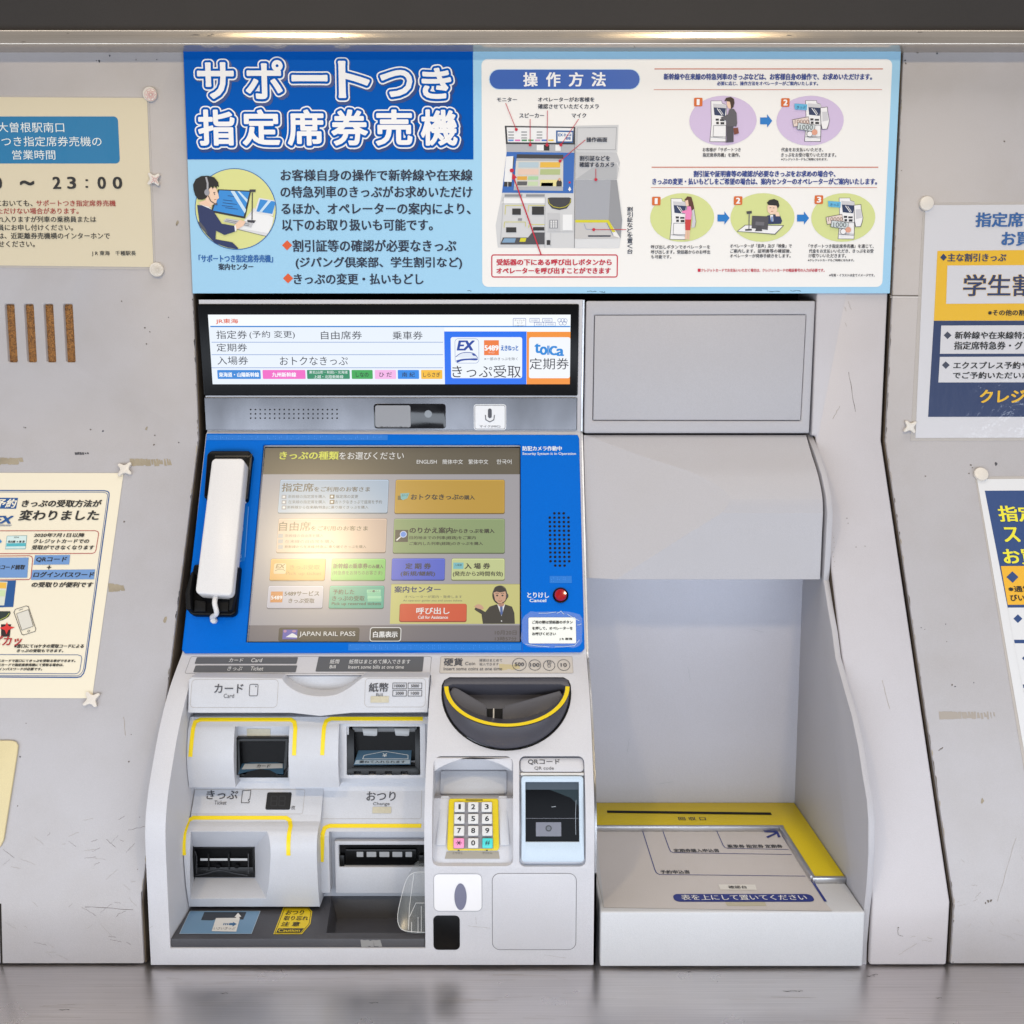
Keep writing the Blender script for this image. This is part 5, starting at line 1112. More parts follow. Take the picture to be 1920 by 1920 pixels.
# small drawing of the machine
g1 = flat('c6c6c9'); g2 = flat('b2b3b8'); g3 = flat('8f9096'); bl = flat('2f68b8'); dk = flat('2a2a2e'); ylw = flat('d8cf28'); wp = flat('eeeeef')
d = lambda pts, m, L: poly(P, S, [(880+x/4, 80+y/4) for x, y in pts], m, L)
d([(265, 622), (797, 630), (790, 1540), (213, 1537), (197, 1370), (245, 1130), (280, 820)], flat('d2d2d4'), 3)
d([(266, 625), (795, 633), (790, 765), (275, 762)], flat('33363e'), 4); d([(280, 636), (782, 642), (776, 752), (288, 748)], wp, 5)
for i, y in enumerate((668, 690, 712)):
    for x in (292, 390, 505): d([(x, y), (x+42, y), (x+42, y+8), (x, y+8)], g3, 6)
for i, c in enumerate(('5a8cd0', 'e070b8', '3c8a5c', '59a86a', 'e0a8d0', '4a78c8', 'e8c040')): d([(292+i*50, 728), (332+i*50, 728), (332+i*50, 740), (292+i*50, 740)], flat(c), 6)
d([(650, 660), (780, 662), (776, 752), (650, 752)], flat('2c5f9e'), 6); d([(662, 672), (772, 674), (770, 742), (662, 742)], wp, 7)
for ch in (('EX', 668, 684, 700, 704), ('きっぷ', 708, 684, 765, 704), ('受取', 722, 710, 760, 730)): text(P, S, ch[0], 880+ch[1]/4, 80+ch[2]/4, 880+ch[3]/4, 80+ch[4]/4, bt, 8, .2)
d([(275, 764), (790, 767), (788, 822), (280, 818)], g2, 4); d([(505, 768), (558, 768), (558, 810), (505, 810)], wp, 5); d([(558, 768), (600, 768), (600, 810), (558, 810)], dk, 5); d([(645, 768), (685, 768), (685, 812), (645, 812)], wp, 5)
d([(280, 820), (788, 826), (780, 1130), (245, 1126)], bl, 4); d([(357, 838), (705, 843), (702, 1112), (332, 1108)], g2, 5); d([(357, 838), (705, 843), (704, 872), (354, 868)], flat('3b3b40'), 6); d([(350, 888), (704, 890), (703, 1082), (338, 1080)], flat('d6d3cc'), 6)
for x0, y0, x1, y1, c in ((370, 898, 520, 938, 'b6c9d4'), (532, 898, 682, 938, 'e8b848'), (366, 950, 520, 992, 'e6c8b8'), (532, 950, 682, 992, 'b4c088'), (360, 1004, 434, 1032, 'e0a840'), (442, 1004, 518, 1030, 'a8d0a0'), (360, 1042, 434, 1072, '5a5a5e'), (440, 1044, 515, 1074, 'c8d8b0'), (532, 1030, 690, 1078, 'e8dc98'), (540, 1052, 628, 1078, 'e07030')):
    d([(x0, y0), (x1, y0), (x1-2, y1), (x0-2, y1)], flat(c), 7)
d([(652, 1050), (664, 1030), (684, 1030), (694, 1052), (692, 1080), (652, 1080)], dk, 8); ell(P, S, 1049, 337, 2.4, 3, flat('d9a98c'), 9, n=12)
d([(330, 852), (338, 868), (326, 950), (316, 1080), (258, 1080), (264, 1040)], dk, 5); d([(276, 856), (330, 852), (318, 1046), (260, 1044)], wp, 6); ln2 = lambda pts, w, m, L: line(P, S, [(880+x/4, 80+y/4) for x, y in pts], w, m, L)
ln2([(288, 1044), (289, 1085)], .8, wp, 7); ell(P, S, 1068, 342.4, 2, 2, red, 6, n=12); d([(752, 1080), (764, 1102), (752, 1116), (740, 1102)], wp, 6)
d([(266, 1138), (398, 1138), (396, 1156), (264, 1156)], g3, 5); d([(426, 1138), (566, 1138), (564, 1156), (424, 1156)], g3, 5)
d([(258, 1168), (568, 1168), (566, 1206), (240, 1206)], wp, 5)
d([(588, 1168), (604, 1162), (748, 1162), (764, 1170), (762, 1200), (730, 1244), (676, 1256), (620, 1244), (590, 1206)], flat('3c3c42'), 5); ln2([(592, 1176), (598, 1206), (632, 1232), (676, 1240), (722, 1232), (754, 1206), (760, 1176)], .9, ylw, 6)
for x0, y0, x1, y1 in ((322, 1245, 386, 1292), (470, 1230, 560, 1292), (276, 1386, 352, 1424), (478, 1384, 562, 1410)): d([(x0, y0), (x1, y0), (x1, y1), (x0, y1)], dk, 6)
for pts in ([(268, 1290), (272, 1222), (400, 1222)], [(440, 1270), (446, 1222), (566, 1222)], [(260, 1390), (264, 1346), (420, 1346), (422, 1380)], [(444, 1390), (448, 1366), (564, 1366)]): ln2(pts, .9, ylw, 6)
d([(366, 1318), (396, 1318), (394, 1336), (364, 1336)], g3, 6); ln2([(255, 1160), (248, 1300), (232, 1510)], .8, g2, 5); ln2([(568, 1160), (566, 1540)], .8, g2, 5)
d([(252, 1462), (440, 1462), (470, 1424), (564, 1424), (564, 1514), (232, 1514)], flat('4a4a50'), 5); d([(262, 1468), (350, 1468), (340, 1500), (244, 1500)], flat('7ea0c0'), 6); d([(384, 1466), (428, 1466), (420, 1494), (376, 1494)], ylw, 6)
d([(586, 1280), (678, 1280), (682, 1410), (590, 1410)], g1, 5); d([(600, 1330), (664, 1330), (664, 1394), (598, 1394)], g3, 6)
for r in range(4):
    for c in range(3): d([(608+c*18, 1336+r*14), (620+c*18, 1336+r*14), (620+c*18, 1346+r*14), (608+c*18, 1346+r*14)], wp, 7)
d([(700, 1290), (772, 1290), (774, 1408), (700, 1408)], wp, 5); d([(580, 1482), (606, 1482), (606, 1518), (580, 1518)], dk, 6); ln2([(580, 1420), (780, 1420)], .7, g2, 6); ln2([(610, 1428), (610, 1528)], .6, g2, 6)
d([(800, 624), (1118, 618), (1108, 822), (796, 822)], flat('cfcfd1'), 4); ln2([(808, 640), (1104, 636), (1096, 804), (806, 804), (808, 640)], .7, g3, 5)
d([(796, 824), (1104, 824), (1130, 900), (1106, 1027), (796, 1027)], flat('c4c4c7'), 4); d([(796, 1027), (920, 940), (1104, 910), (1106, 1027)], flat('b3b4b8'), 4.4)
d([(796, 1030), (1060, 1030), (1044, 1330), (794, 1330)], flat('a6a8b0'), 4); d([(1060, 1030), (1106, 1030), (1146, 1330), (1134, 1468), (1044, 1330)], flat('96979c'), 4); ln2([(1106, 900), (1130, 960), (1110, 1030), (1150, 1300), (1138, 1470)], .9, wp, 5)
d([(794, 1330), (1044, 1330), (1096, 1420), (1072, 1422), (1030, 1350), (794, 1350)], ylw, 5); d([(794, 1350), (1030, 1350), (1082, 1450), (1134, 1468), (790, 1472)], flat('c8c5c4'), 4.4); ln2([(860, 1360), (876, 1400), (1000, 1404)], .5, bt, 6); ln2([(1030, 1352), (1078, 1446)], .8, bt, 6); d([(890, 1446), (1060, 1446), (1058, 1456), (890, 1456)], navy, 6)
d([(790, 1474), (1134, 1470), (1124, 1540), (790, 1540)], flat('dcdcde'), 4); ln2([(792, 630), (788, 1540)], .9, flat('6a6a70'), 6)
T('操作画面', 1099.4, 258, 1138, 266.8, L=9, bold=.25); T('割引証などを', 1087, 292.6, 1143.2, 302, L=9, bold=.25); T('確認するカメラ', 1086.4, 304.6, 1151.2, 313.8, L=9, bold=.25)
vtext(P, S, '割引証などを置く台', 1176, 387.5, 1186, 476.5, navy, 5, .2)
for a, b in (((948, 194), (968, 243.6)), ((994, 224), (994, 272.5)), ((1026.4, 208), (1025.6, 272.5)), ((1085, 224), (1051.4, 272.5)), ((1097.4, 263), (1050, 302.6)), ((1117, 317), (1117, 337.4)), ((1174, 431), (1113, 431))):
    line(P, S, [a, b], 1.1, red, 10); ell(P, S, *b, 2.9, 2.9, red, 10.5, n=16)
ell(P, S, 959.6, 320.4, 3.8, 3.8, red, 10.5, n=16); line(P, S, [(1014.4, 478), (963.4, 334)], 2.2, red, 10); poly(P, S, [(960.6, 325), (969.4, 333.6), (960, 337.4)], red, 10.5)
R(921, 477, 1158.4, 520.6, red, L=3, r=5, lw=2.2)
T('受話器の下にある呼び出しボタンから', 931.2, 486, 1146.4, 497.6, red, bold=.5); T('オペレーターを呼び出すことができます', 931.2, 502, 1144.6, 513.4, red, bold=.5)
rl = flat('cc6a4a')
for x0, x1, y, w in ((1227, 1655.2, 129.6, 1.7), (1225.6, 1653.4, 168.4, 1.0), (1221.6, 1646.4, 313.8, 1.7), (1220.4, 1644, 351.8, 1.0)): R(x0, y-w/2, x1, y+w/2, rl, L=4)
hb = flat('27408f')
T('新幹線や在来線の特急列車のきっぷなどは、お客様自身の操作で、お求めいただけます。', 1244.6, 138.2, 1634.4, 150.2, hb, bold=.45); T('必要に応じ、操作方法をオペレーターがご案内いたします。', 1344.4, 153, 1533.4, 160.6, hb, bold=.2)
T('割引証や証明書等の確認が必要なきっぷをお求めの場合や、', 1300.6, 320.4, 1566, 332, hb, bold=.45); T('きっぷの変更・払いもどしをご希望の場合は、案内センターのオペレーターがご案内いたします。', 1223.4, 334.6, 1643.8, 346.4, hb, bold=.45)
e4 = lambda x, y, dx=0, dy=0: (1180+(x+dx)/3.692, 80+(y+dy)/3.692)
pu = flat('d3bfdf'); gr_ = flat('d5dc93'); orn = flat('d96a2a'); ab = flat('0f78c6')
def p4(pts, m, L, dx=0, dy=0): poly(P, S, [e4(x, y, dx, dy) for x, y in pts], m, L)
def l4(pts, w, m, L, dx=0, dy=0): line(P, S, [e4(x, y, dx, dy) for x, y in pts], w, m, L)
def num(x, y, s): R(x, y, x+15.8, y+16.2, orn, L=6, r=2); T(s, x+(4.6 if s != '1' else 5.6), y+3, x+(11.4 if s != '1' else 9.6), y+13.4, wh, 7, bold=.7)
def arrow(x, y): poly(P, S, [(x, y-6.4), (x+13, y-6.4), (x+13, y-12.4), (x+22.6, y), (x+13, y+12.4), (x+13, y+6.4), (x, y+6.4)], ab, 5)
for x in (1355.4, 1518.6): ell(P, S, x, 226.4, 63, 46.6, pu, 4)
for x in (1278.9, 1429.4, 1580.8): ell(P, S, x, 408, 60, 45.6, gr_, 4)
num(1301, 183.8, '1'); num(1464.2, 184.6, '2'); num(1222.4, 369.2, '1'); num(1375.6, 368.4, '2'); num(1527, 366.6, '3')
arrow(1425, 227); arrow(1345, 409); arrow(1494, 409)
ol = flat('55525c'); wm = flat('f1eff0'); gm = flat('cfcdd2'); bs = flat('24355c')
def kiosk(dx, dy, full=True):
    p4([(562, 403), (640, 403), (642, 420), (668, 428), (674, 455), (670, 655), (668, 690), (554, 688), (566, 560)], ol, 5, dx, dy); p4([(565, 406), (637, 406), (640, 423), (664, 430), (670, 458), (666, 655), (664, 686), (558, 685), (569, 560)], wm, 6, dx, dy)
    p4([(578, 424), (668, 430), (672, 455), (580, 450)], gm, 6.5, dx, dy); p4([(582, 450), (668, 456), (660, 510), (588, 503)], bs, 7, dx, dy); l4([(606, 458), (640, 505)], 1.4, wm, 8, dx, dy); l4([(622, 462), (648, 500)], 1.0, wm, 8, dx, dy)
    for x, y, w, h in ((596, 528, 22, 14), (626, 532, 30, 12), (600, 550, 18, 16), (630, 552, 26, 16)): p4([(x, y), (x+w, y), (x+w, y+h), (x, y+h)], flat('2c2c34'), 7, dx, dy)
    l4([(582, 575), (668, 575), (668, 655), (578, 652), (582, 575)], .7, ol, 8, dx, dy); l4([(562, 655), (664, 664)], .7, ol, 8, dx, dy)
kiosk(0, 0)
p4([(655, 408), (668, 385), (700, 378), (722, 392), (726, 420), (718, 450), (700, 462), (690, 430), (672, 404)], flat('3a2620'), 9); p4([(672, 408), (694, 412), (700, 440), (700, 460), (684, 458), (674, 440)], flat('f0cbb2'), 9.4)
p4([(700, 460), (722, 462), (740, 490), (744, 560), (738, 585), (725, 582), (672, 582), (674, 545), (635, 532), (632, 520), (680, 500), (688, 470)], flat('5c5a62'), 10); p4([(672, 582), (718, 582), (720, 690), (694, 692), (664, 694), (672, 680)], flat('4c4a54'), 9); p4([(718, 595), (750, 590), (757, 630), (724, 640)], flat('7a3f34'), 9.5)
def paydesk(dx, dy, ddx=0):
    kiosk(655+dx, -2+dy)
    p4([(1318, 452), (1370, 446), (1372, 478), (1384, 540), (1378, 572), (1368, 602), (1330, 604), (1322, 560)], ol, 8.4, dx, dy); p4([(1322, 455), (1366, 450), (1368, 478), (1380, 540), (1374, 570), (1364, 598), (1334, 600), (1326, 560)], wm, 9, dx, dy); p4([(1332, 482), (1366, 480), (1376, 540), (1334, 548)], gm, 9.5, dx, dy)
    p4([(1140, 424), (1228, 430), (1226, 470), (1143, 464)], flat('5fb4dc'), 10, dx, dy)
    x0, y0 = e4(1156, 440, dx, dy); x1, y1 = e4(1216, 460, dx, dy); T('きっぷ', x0, y0, x1, y1, bs, 11)
    p4([(1125, 535), (1238, 514), (1246, 566), (1134, 588)], ol, 10, dx, dy); p4([(1128, 538), (1236, 518), (1243, 563), (1136, 584)], flat('e6d3ca'), 10.5, dx, dy); x0, y0 = e4(1142, 536, dx, dy); x1, y1 = e4(1240, 564, dx, dy); T('10000', x0, y0, x1, y1, flat('8a6a60'), 11)
    p4([(1164, 556), (1284, 572), (1276, 622), (1156, 604)], ol, 12, dx, dy); p4([(1167, 560), (1281, 575), (1273, 618), (1160, 601)], flat('ccd4d6'), 12.5, dx, dy); x0, y0 = e4(1176, 572, dx, dy); x1, y1 = e4(1266, 606, dx, dy); T('1000', x0, y0, x1, y1, flat('50585c'), 13)
    ell(P, S, *e4(1244, 636, dx, dy), 5.4, 5.4, ol, 14, n=20); ell(P, S, *e4(1244, 636, dx, dy), 4.7, 4.7, wm, 14.5, n=20); ell(P, S, *e4(1278, 624, dx, dy), 5.4, 5.4, flat('e0a088'), 15, n=20)
paydesk(0, 0)
# second row of pictures
kiosk(-276, 676)
p4([(380, 1090), (400, 1066), (428, 1070), (440, 1110), (448, 1150), (430, 1165), (410, 1150), (400, 1130)], flat('5a3428'), 9); p4([(384, 1096), (404, 1090), (410, 1130), (392, 1134)], flat('f0cbb2'), 9.5)
p4([(398, 1134), (424, 1136), (432, 1180), (426, 1226), (384, 1226), (388, 1185), (364, 1180), (362, 1168), (396, 1160)], flat('ee88bc'), 10); p4([(384, 1226), (426, 1226), (420, 1300), (386, 1300)], flat('cc3a3c'), 10); p4([(388, 1300), (402, 1300), (402, 1360), (382, 1366)], flat('e9bfa4'), 9.6); p4([(404, 1300), (418, 1300), (414, 1364), (404, 1366)], flat('e9bfa4'), 9.6)
p4([(430, 1130), (446, 1150), (460, 1240), (452, 1280), (428, 1282), (436, 1220)], gm, 8); l4([(430, 1130), (446, 1150), (460, 1240), (452, 1280)], .7, ol, 8.5)
p4([(742, 1308), (800, 1262), (1070, 1266), (1008, 1330)], ol, 7); p4([(750, 1306), (803, 1266), (1060, 1270), (1004, 1324)], wm, 7.5); p4([(848, 1200), (962, 1204), (956, 1298), (844, 1286)], flat('4e4c54'), 9); p4([(872, 1240), (932, 1244), (930, 1268), (870, 1264)], flat('6c6a72'), 9.5); p4([(884, 1270), (910, 1270), (918, 1306), (868, 1306)], flat('45434a'), 9.4)
p4([(808, 1170), (845, 1166), (846, 1184), (812, 1188)], flat('45434a'), 9); l4([(828, 1186), (826, 1294)], 1.8, flat('6c6a72'), 8.6); p4([(800, 1292), (846, 1290), (846, 1302), (800, 1304)], flat('45434a'), 8.8)
p4([(950, 1200), (990, 1190), (1040, 1196), (1056, 1236), (1046, 1256), (960, 1258)], flat('26345e'), 8); p4([(972, 1196), (992, 1192), (994, 1240), (980, 1240)], wm, 8.5); p4([(980, 1205), (990, 1205), (990, 1240), (980, 1240)], flat('4a78c0'), 8.8)
p4([(954, 1130), (975, 1120), (1020, 1124), (1022, 1165), (1004, 1188), (972, 1190), (954, 1168)], flat('f2d0b8'), 9); p4([(950, 1110), (966, 1092), (1000, 1084), (1028, 1096), (1036, 1130), (1026, 1150), (1016, 1130), (960, 1126)], flat('1c1c20'), 10); p4([(1004, 1176), (1030, 1172), (1040, 1204), (1012, 1204)], flat('f2d0b8'), 10); l4([(966, 1146), (980, 1144)], .8, ol, 10.5); l4([(978, 1170), (994, 1168)], .9, flat('b0543c'), 10.5); l4([(990, 1146), (1002, 1146)], .8, ol, 10.5)
paydesk(232, 674)
cp = flat('33323c')
for s, x0, y0, x1, y1 in (('お客様が「サポートつき', 1317.4, 277.2, 1388.4, 284.6), ('指定席券売機」を操作。', 1317.4, 287, 1387, 294.6), ('代金をお支払いいただき、', 1464.4, 277.2, 1543, 284.6), ('きっぷをお受け取りいただきます。', 1464.4, 287, 1567.4, 294.6),
        ('※クレジットカードもご利用になれます。', 1464.4, 296.6, 1551, 301.4), ('呼び出しボタンでオペレーターを', 1220.6, 459.6, 1331, 466.8), ('呼び出します。受話器からのお呼出', 1220.6, 469, 1331, 476.2), ('も可能です。', 1220.6, 478.2, 1258.4, 485),
        ('オペレーターが「音声」及び「映像」で', 1368.8, 457.6, 1484, 465), ('ご案内します。証明書等の確認後、', 1368.8, 467.2, 1483, 474.4), ('オペレーターが発券手続きをします。', 1368.4, 476.4, 1482, 483.4), ('「サポートつき指定席券売機」を通じて、', 1516, 458, 1637.6, 465.4),
        ('代金をお支払いいただき、きっぷをお受', 1516.4, 467.2, 1637.4, 474.4), ('け取りいいただきます。', 1516.2, 476.2, 1586, 483.4), ('※クレジットカードもご利用になれます。', 1514.6, 485.8, 1601, 490.4), ('※写真・イラストは全てイメージです。', 1554.4, 513.4, 1639.4, 518.8)):
    T(s, x0, y0, x1, y1, cp, bold=.12, res=2)
T('クレジットカードでお支払いいただく場合は、クレジットカードの暗証番号の入力が必要です。', 1314.4, 503.8, 1545.6, 510, red, bold=.15, res=2); R(1308, 504, 1313.4, 509.8, red, L=5)
P.build('instruction_panel', sg)

# ================================================================== NOTICES ON THE WALL
def sheet(name, label, pts_out, pts_in, S_, hexc, lam=True):
    c = S_.at(*pts_in[0]); t = thing(name, label, 'notice', c)
    P = Part(); st = [S_.st(*p) for p in pts_out]
    a = [S_.pos(s, t_, .0006) for s, t_ in st]; b = [S_.pos(s, t_, .0001) for s, t_ in st]
    P.mesh(bake(solid_prism(a, b)), M_FILM2 if lam else flat(hexc, .6)); 
    if lam: P.build('laminate_border', t)
    P = Part(); st = [S_.st(*p) for p in pts_in]; a = [S_.pos(s, t_, .0010) for s, t_ in st]; b = [S_.pos(s, t_, .0005) for s, t_ in st]
    P.mesh(bake(solid_prism(a, b)), glossy_print(hexc) if lam else flat(hexc, .6)); return t, P
G_ = glossy_print
def offsurf(S_, o): return Surf([offp(S_, t, o) for t in S_.T])
# upper left: opening hours
t, P = sheet('notice_poster', 'cream laminated notice with a blue heading and opening hours, upper left wall', [(-250, 177), (280, 182), (292, 506), (-265, 498)], [(-240, 181), (276, 184), (288, 501), (-255, 495)], SW, 'dccfb2')
N_ = offsurf(SW, .0010); S = N_; bk2 = G_('1d1c1c'); wl2 = G_('eaf0ee'); rd2 = G_('a82c24')
T = lambda s, x0, y0, x1, y1, m=bk2, L=3, **k: text(P, S, s, x0, y0, x1, y1, m, L, **k)
rect(P, S, -118, 218.4, 223, 306.6, G_('0d76a8'), 1, 8)
T('大曽根駅南口', -4, 229.6, 120.6, 248.4, wl2); T('サポートつき指定席券売機の', -82, 256, 190.6, 274.6, wl2); T('営業時間', 23.4, 281.6, 104, 299.4, wl2)
T('0', -11, 332.4, 3.4, 354, bold=.9); T('~', 38.6, 339, 63.6, 347.4, bold=.9)
for ch, x0, x1 in (('2', 99.8, 113.6), ('3', 127, 142), ('0', 184, 198), ('0', 212.4, 228.6)): T(ch, x0, 332, x1, 354, bold=.9)
for y in (338, 350.4): rect(P, S, 160.6, y-1.6, 165.4, y+1.8, bk2, 3)
T('においても、', -8, 375.4, 61, 387, bold=.15); T('サポートつき指定席券売機', 68.4, 375.4, 217, 387, rd2, bold=.15); T('ただけない場合があります。', -5, 390, 147.4, 401.4, rd2, bold=.15); T('れ入りますが列車の乗務員または', -4, 405.6, 180.4, 417, bold=.15)
T('員にお申し付けください。', -4, 421, 137, 432.4, bold=.15); T('は、近距離券売機横のインターホンで', -3, 436.4, 206, 448.2, bold=.15); T('せください。', -3, 452, 65.4, 463.4, bold=.15); T('J R 東海　千種駅長', 172.4, 470.4, 255, 480.4, bold=.1)
P.build('paper', t)
# lower left: ticket pick up, plain paper
G_ = lambda h: flat(h, .6)
t, P = sheet('notice_poster', 'cream notice in a blue frame about ticket pick up, on the sloping left wall panel', [(-250, 885), (233, 886), (174, 1311), (-330, 1309)], [(-249, 886.5), (232, 887.5), (173, 1309.6), (-328, 1307.6)], SW, 'ece2cb', False)
q7 = lambda x, y: (x/3.429, 780+y/3.429)
T7 = lambda s, x0, y0, x1, y1, m=bk2, L=4, **k: text(P, S, s, *q7(x0, y0), *q7(x1, y1), m, L, **k)
p7 = lambda pts, m, L: poly(P, S, [q7(*p) for p in pts], m, L)
l7 = lambda pts, w, m, L, **k: line(P, S, [q7(*p) for p in pts], w, m, L, **k)
b7 = G_('15508f'); r7 = G_('b02c30'); lb7 = G_('6d94c8'); wb = G_('efe8d6')
fr_ = lambda o: [(-400, 478+o), (672-o*.9, 481+o), (694-o, 486+o), (702-o, 497+o), (702-o, 515), (548-o, 1625), (538-o, 1655-o*.6), (520-o, 1676-o*.9), (496, 1681-o), (-400, 1676-o)]
l7(fr_(0), 2.0, b7, 2); l7(fr_(10), .9, b7, 2)
p7([(-60, 526), (117, 527), (104, 597), (-60, 596)], b7, 2); T7('予約', -28, 534, 100, 590, wb, 4, bold=.5, ital=.15)
T7('EX', -38, 645, 72, 692, b7, 4, bold=1.1, ital=.25); l7([(-60, 700), (76, 702)], .8, b7, 3); l7([(-60, 707), (70, 708)], .6, b7, 3)
T7('きっぷの受取方法が', 143, 541, 650, 586, bold=.6, ital=.08); T7('変わりました', 126, 606, 634, 672, bold=.8, ital=.08)
l7([(-100, 739), (612, 738), (630, 744), (635, 758), (618, 862), (610, 878), (595, 884), (-100, 886)], 1.2, r7, 3)
p7([(45, 771), (175, 768), (166, 856), (34, 857)], G_('6aa0a8'), 2); p7([(48, 774), (172, 771), (164, 853), (37, 854)], G_('cfe3e0'), 3); p7([(44, 820), (167, 818), (165, 838), (42, 840)], G_('4fb0bc'), 4); T7('特急券', 92, 777, 124, 786, L=5); T7('名古屋 → 東 京', 54, 802, 160, 816, L=5, bold=.2)
p7([(-20, 770), (14, 808), (-20, 840)], G_('2f88c8'), 3)
T7('2020年7月1日以降', 221, 754, 543, 780, bold=.3, ital=.1); T7('クレジットカードでの', 216, 793, 572, 819, bold=.3, ital=.1); T7('受取ができなくなります', 206, 832, 604, 860, bold=.3, ital=.1)
l7([(-100, 902), (190, 899), (205, 905), (211, 918), (200, 1040), (188, 1052), (-100, 1056)], 1.2, r7, 3); p7([(-60, 912), (185, 911), (176, 1040), (-60, 1040)], lb7, 3); T7('QRコード読取', -40, 958, 160, 990, L=5, bold=.3, ital=.1)
p7([(226, 896), (452, 894), (446, 955), (216, 957)], lb7, 3); T7('QRコード', 234, 908, 428, 940, L=5, bold=.3, ital=.1); T7('+', 304, 962, 330, 986, bold=.4)
p7([(210, 991), (613, 987), (605, 1050), (200, 1054)], lb7, 3); T7('ログインパスワード', 218, 1004, 604, 1038, L=5, bold=.4, ital=.1); T7('の受取りが便利です', 205, 1069, 597, 1102, bold=.45, ital=.1)
p7([(-40, 1060), (104, 1058), (86, 1228), (-40, 1232)], b7, 2); p7([(-40, 1064), (50, 1066), (28, 1218), (-40, 1220)], G_('d6d8c8'), 3); p7([(-40, 1070), (44, 1072), (40, 1110), (-40, 1108)], G_('e8b64a'), 4); p7([(-40, 1120), (38, 1122), (32, 1160), (-40, 1160)], G_('c8d8a8'), 4)
p7([(-40, 1256), (66, 1256), (70, 1268), (56, 1292), (20, 1312), (-40, 1328)], G_('26332e'), 3); l7([(62, 1268), (44, 1292), (-10, 1318)], .9, G_('c8d05a'), 4); p7([(8, 1340), (72, 1340), (64, 1420), (8, 1420)], G_('2a1418'), 3)
p7([(97, 1360), (58, 1352), (46, 1326), (36, 1352), (-4, 1364), (34, 1378), (44, 1406), (56, 1378)], G_('d8302c'), 5)
T7('ピカッ', -40, 1416, 136, 1478, r7, 5, bold=.6, ital=.1)
l7([(100, 1244), (170, 1222), (184, 1226), (232, 1372), (226, 1386), (154, 1409), (142, 1404), (91, 1262), (100, 1244)], 1.0, G_('3c3c40'), 4); p7([(108, 1272), (184, 1246), (216, 1352), (142, 1378)], G_('d9d4c8'), 3); l7([(108, 1272), (184, 1246), (216, 1352), (142, 1378), (108, 1272)], .7, G_('3c3c40'), 4); ell(P, S, *q7(186, 1384), 2.4, 2.4, G_('3c3c40'), 4, .7, n=16); l7([(122, 1250), (150, 1241)], .8, G_('3c3c40'), 4)
T7('※窓口にて16ケタの受取コードによる', 93, 1468, 538, 1492, bold=.3, ital=.1); T7('きっぷの受取もできます。', 110, 1500, 408, 1520, bold=.25, ital=.1)
l7([(-100, 1534), (500, 1536), (522, 1543), (527, 1560), (514, 1638), (500, 1654), (480, 1658), (-100, 1654)], 1.0, b7, 3)
T7('ICカードで窓口にてきっぷを受取る事ができます。', -12, 1566, 486, 1583, bold=.25, ital=.1); T7('ICカードで指定席券売機にて受取る場合は、', -12, 1592, 410, 1610, bold=.25, ital=.1); T7('インパスワードが必要です。', -6, 1619, 272, 1637, bold=.25, ital=.1)
P.build('paper', t)
G_ = glossy_print
# upper right
t, P = sheet('notice_poster', 'laminated blue and yellow notice pinned to the upper right wall panel', [(1731, 380), (2060, 378), (2060, 826), (1707, 827)], [(1735, 385), (2056, 383), (2056, 820), (1716, 821)], SWR, 'd4d2d6')
S = offsurf(SWR, .0010); qc = lambda x, y: (1620+x/2.4, 80+y/2.4)
TC = lambda s, x0, y0, x1, y1, m=bk2, L=4, **k: text(P, S, s, *qc(x0, y0), *qc(x1, y1), m, L, **k)
pc = lambda pts, m, L: poly(P, S, [qc(*p) for p in pts], m, L)
nb = G_('20345f'); yb = G_('e9b721'); tb2 = G_('2a5f9e'); we = G_('d4d2d6')
TC('指定席券', 503, 765, 790, 829, tb2, bold=.9); TC('お買', 620, 853, 750, 914, tb2, bold=.9)
pc([(330, 937), (1040, 930), (1040, 1250), (314, 1251)], yb, 1); pc([(314, 1251.5), (1040, 1251), (1040, 1683), (288, 1684)], nb, 1)
pc([(342, 966), (357, 950), (372, 966), (357, 982)], nb, 3); TC('主な割引きっぷ', 376, 949, 638, 985, nb, bold=.4)
pc([(375, 1003), (1000, 1000), (1000, 1172), (369, 1175)], we, 2); TC('学生割', 448, 1044, 766, 1140, yb, 3, bold=1.6); TC('学生割', 448, 1044, 766, 1140, nb, 4.5, bold=.8); TC('※その他の割', 558, 1202, 722, 1228, bold=.3)
for y in (1273, 1414): pc([(347 if y < 1400 else 341, y), (1000, y-2), (1000, y+(126 if y < 1400 else 114)), (341 if y < 1400 else 334, y+(127 if y < 1400 else 115))], we, 2)
pc([(358, 1317), (375, 1300), (393, 1317), (375, 1334)], G_('3a3f52'), 3); pc([(350, 1451), (367, 1434), (385, 1451), (367, 1468)], G_('3a3f52'), 3)
TC('新幹線や在来線特急', 409, 1300, 748, 1333, bold=.4); TC('指定席特急券・グリ', 405, 1345, 744, 1381, bold=.4); TC('エクスプレス予約や', 402, 1436, 740, 1468, bold=.4); TC('でご予約いただいた', 400, 1482, 742, 1512, bold=.4); TC('クレジ', 522, 1563, 722, 1620, yb, bold=.9)
P.build('paper', t)
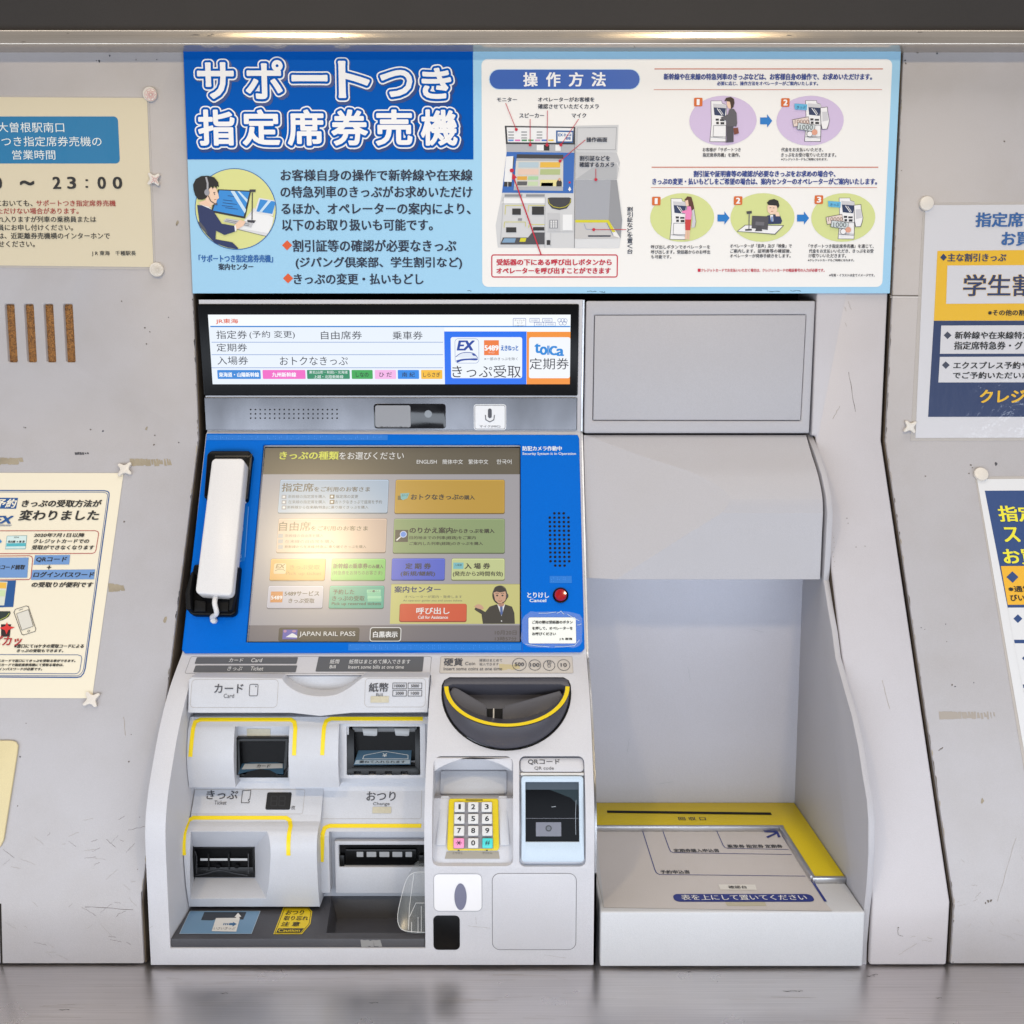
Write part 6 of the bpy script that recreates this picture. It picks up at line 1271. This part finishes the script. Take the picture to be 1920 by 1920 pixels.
# lower right
t, P = sheet('notice_poster', 'white and navy notice with yellow lettering on the sloping right wall panel', [(1828, 894), (2050, 892), (2150, 1480), (1926, 1480)], [(1831.5, 899), (2045, 897), (2140, 1474), (1931, 1474)], SWR, 'e2e2e4')
qd = lambda x, y: (1620+x/3.557, 860+y/3.557)
TD = lambda s, x0, y0, x1, y1, m=bk2, L=4, **k: text(P, S, s, *qd(x0, y0), *qd(x1, y1), m, L, **k)
pd = lambda pts, m, L: poly(P, S, [qd(*p) for p in pts], m, L)
nd = G_('24457c'); yd = G_('f0e636'); od = G_('efb52c'); wd = G_('e2e2e4')
pd([(805, 214), (1500, 210), (1560, 1800), (1116, 1800)], nd, 1)
TD('指定', 897, 316, 1150, 420, yd, bold=1.0); TD('ス', 932, 460, 1032, 556, yd, bold=1.0); TD('お買', 930, 606, 1160, 704, yd, bold=1.0)
pd([(912, 717), (1500, 714), (1500, 972), (958, 975)], od, 2); pd([(948, 790), (988, 752), (1029, 790), (990, 829)], nd, 3); TD('※通常', 962, 850, 1110, 890, bold=.4); TD('びいた', 974, 908, 1120, 950, bold=.4)
for (a, b, c_, e) in ((958, 994, 994, 1208), (1000, 1232, 1052, 1506), (1060, 1530, 1110, 1790)): pd([(a, b), (1500, b-2), (1500, e), (c_, e)], wd, 2)
for x, y in ((1025, 1068), (1082, 1332)): pd([(x-30, y), (x, y-29), (x+30, y), (x, y+29)], nd, 3)
P.build('paper', t)

# ================================================================== MAGNETS
MG = 'magnets pinning the notices'
def round_magnet(S_, x, y, label, flower=None, r=13.2):
    P = Part(); c = S_.at(x, y, .0008); n = S_.at(x, y, 1)-S_.at(x, y); k = S_.scale(x, y)*r
    lathe(P, c, n, [(k, 0), (k, .0030), (k*.95, .0040), (k*.86, .0044), (.0003, .0046)], M_MAG)
    if flower:
        m = flat(flower, .4); F_ = offsurf(S_, .0055)
        for i in range(8):
            a = i*pi/4; line(P, F_, [(x+2*cos(a), y+2*sin(a)), (x+7*cos(a-.25), y+7*sin(a-.25)), (x+9*cos(a), y+9*sin(a)), (x+7*cos(a+.25), y+7*sin(a+.25)), (x+2*cos(a), y+2*sin(a))], .8, m, 1)
        ell(P, F_, x, y, 11.4, 11.4, m, 1, .6)
    P.build('round_magnet', None, c, label=label, category='magnet', group=MG)
def star_magnet(S_, x, y, label, r=15, rot=.3, flower=None):
    st0 = S_.st(x, y); k = S_.scale(x, y); pts = []
    for i in range(4):
        a = rot+i*pi/2
        for da, rr in ((-.16, r), (0, r*1.04), (.16, r), (.5, r*.56), (pi/4, r*.50), (pi/2-.5, r*.56)): pts.append((st0[0]+k*rr*cos(a+da), st0[1]+k*rr*sin(a+da)))
    a = [S_.pos(s, t, .0056) for s, t in pts]; b = [S_.pos(s, t, .0008) for s, t in pts]
    P = Part(); P.mesh(bake(solid_prism(a, b), (), .0011, 2, 50), M_MAG)
    if flower:
        F_ = offsurf(S_, .0058)
        for i in range(4):
            q = rot+i*pi/2; line(P, F_, [(x+1.5*cos(q), y+1.5*sin(q)), (x+9*cos(q), y+9*sin(q))], .9, flat(flower, .4), 1)
            q += pi/4; line(P, F_, [(x+1.5*cos(q), y+1.5*sin(q)), (x+5*cos(q), y+5*sin(q))], .8, flat(flower, .4), 1.2)
    P.build('star_magnet', None, S_.at(x, y), label=label, category='magnet', group=MG)
round_magnet(SW, 282.5, 177.5, 'round magnet with a pink flower print on the top corner of the opening hours notice', 'd89a98')
star_magnet(SW, 290, 337, 'small star magnet with pink lines on the side of the opening hours notice', 14, pi/4+.1, 'd89a98')
round_magnet(SW, 295, 506, 'plain cream round magnet on the bottom corner of the opening hours notice', 'd4cabb')
star_magnet(SW, 235.5, 881.5, 'white star magnet on the top corner of the ticket pick up notice', 16, .65)
star_magnet(SW, 173.5, 1312.5, 'white star magnet on the bottom corner of the ticket pick up notice', 17, pi/4+.12)
round_magnet(SWR, 1735.8, 382, 'cream round magnet at the top corner of the upper right notice')
star_magnet(SWR, 1704.5, 800, 'white star magnet beside the bottom corner of the upper right notice', 14, pi/4+.1)
round_magnet(SWR, 1838, 890.6, 'white round magnet at the top corner of the lower right notice')

# beige cover plate at the left edge
P = Part(); pp = [(-90, 1388.5), (24, 1388.8), (32, 1391.5), (36, 1398), (34.6, 1412), (9, 1575), (3, 1587), (-8, 1594), (-110, 1595)]
P.mesh(bake(prism(SW, pp, .004, .004), (), .0016, 3), M_BEIGE); P.build('cover_plate', None, SW.at(0, 1500), label='blank beige cover plate on the sloping wall panel at the left edge', category='plate')
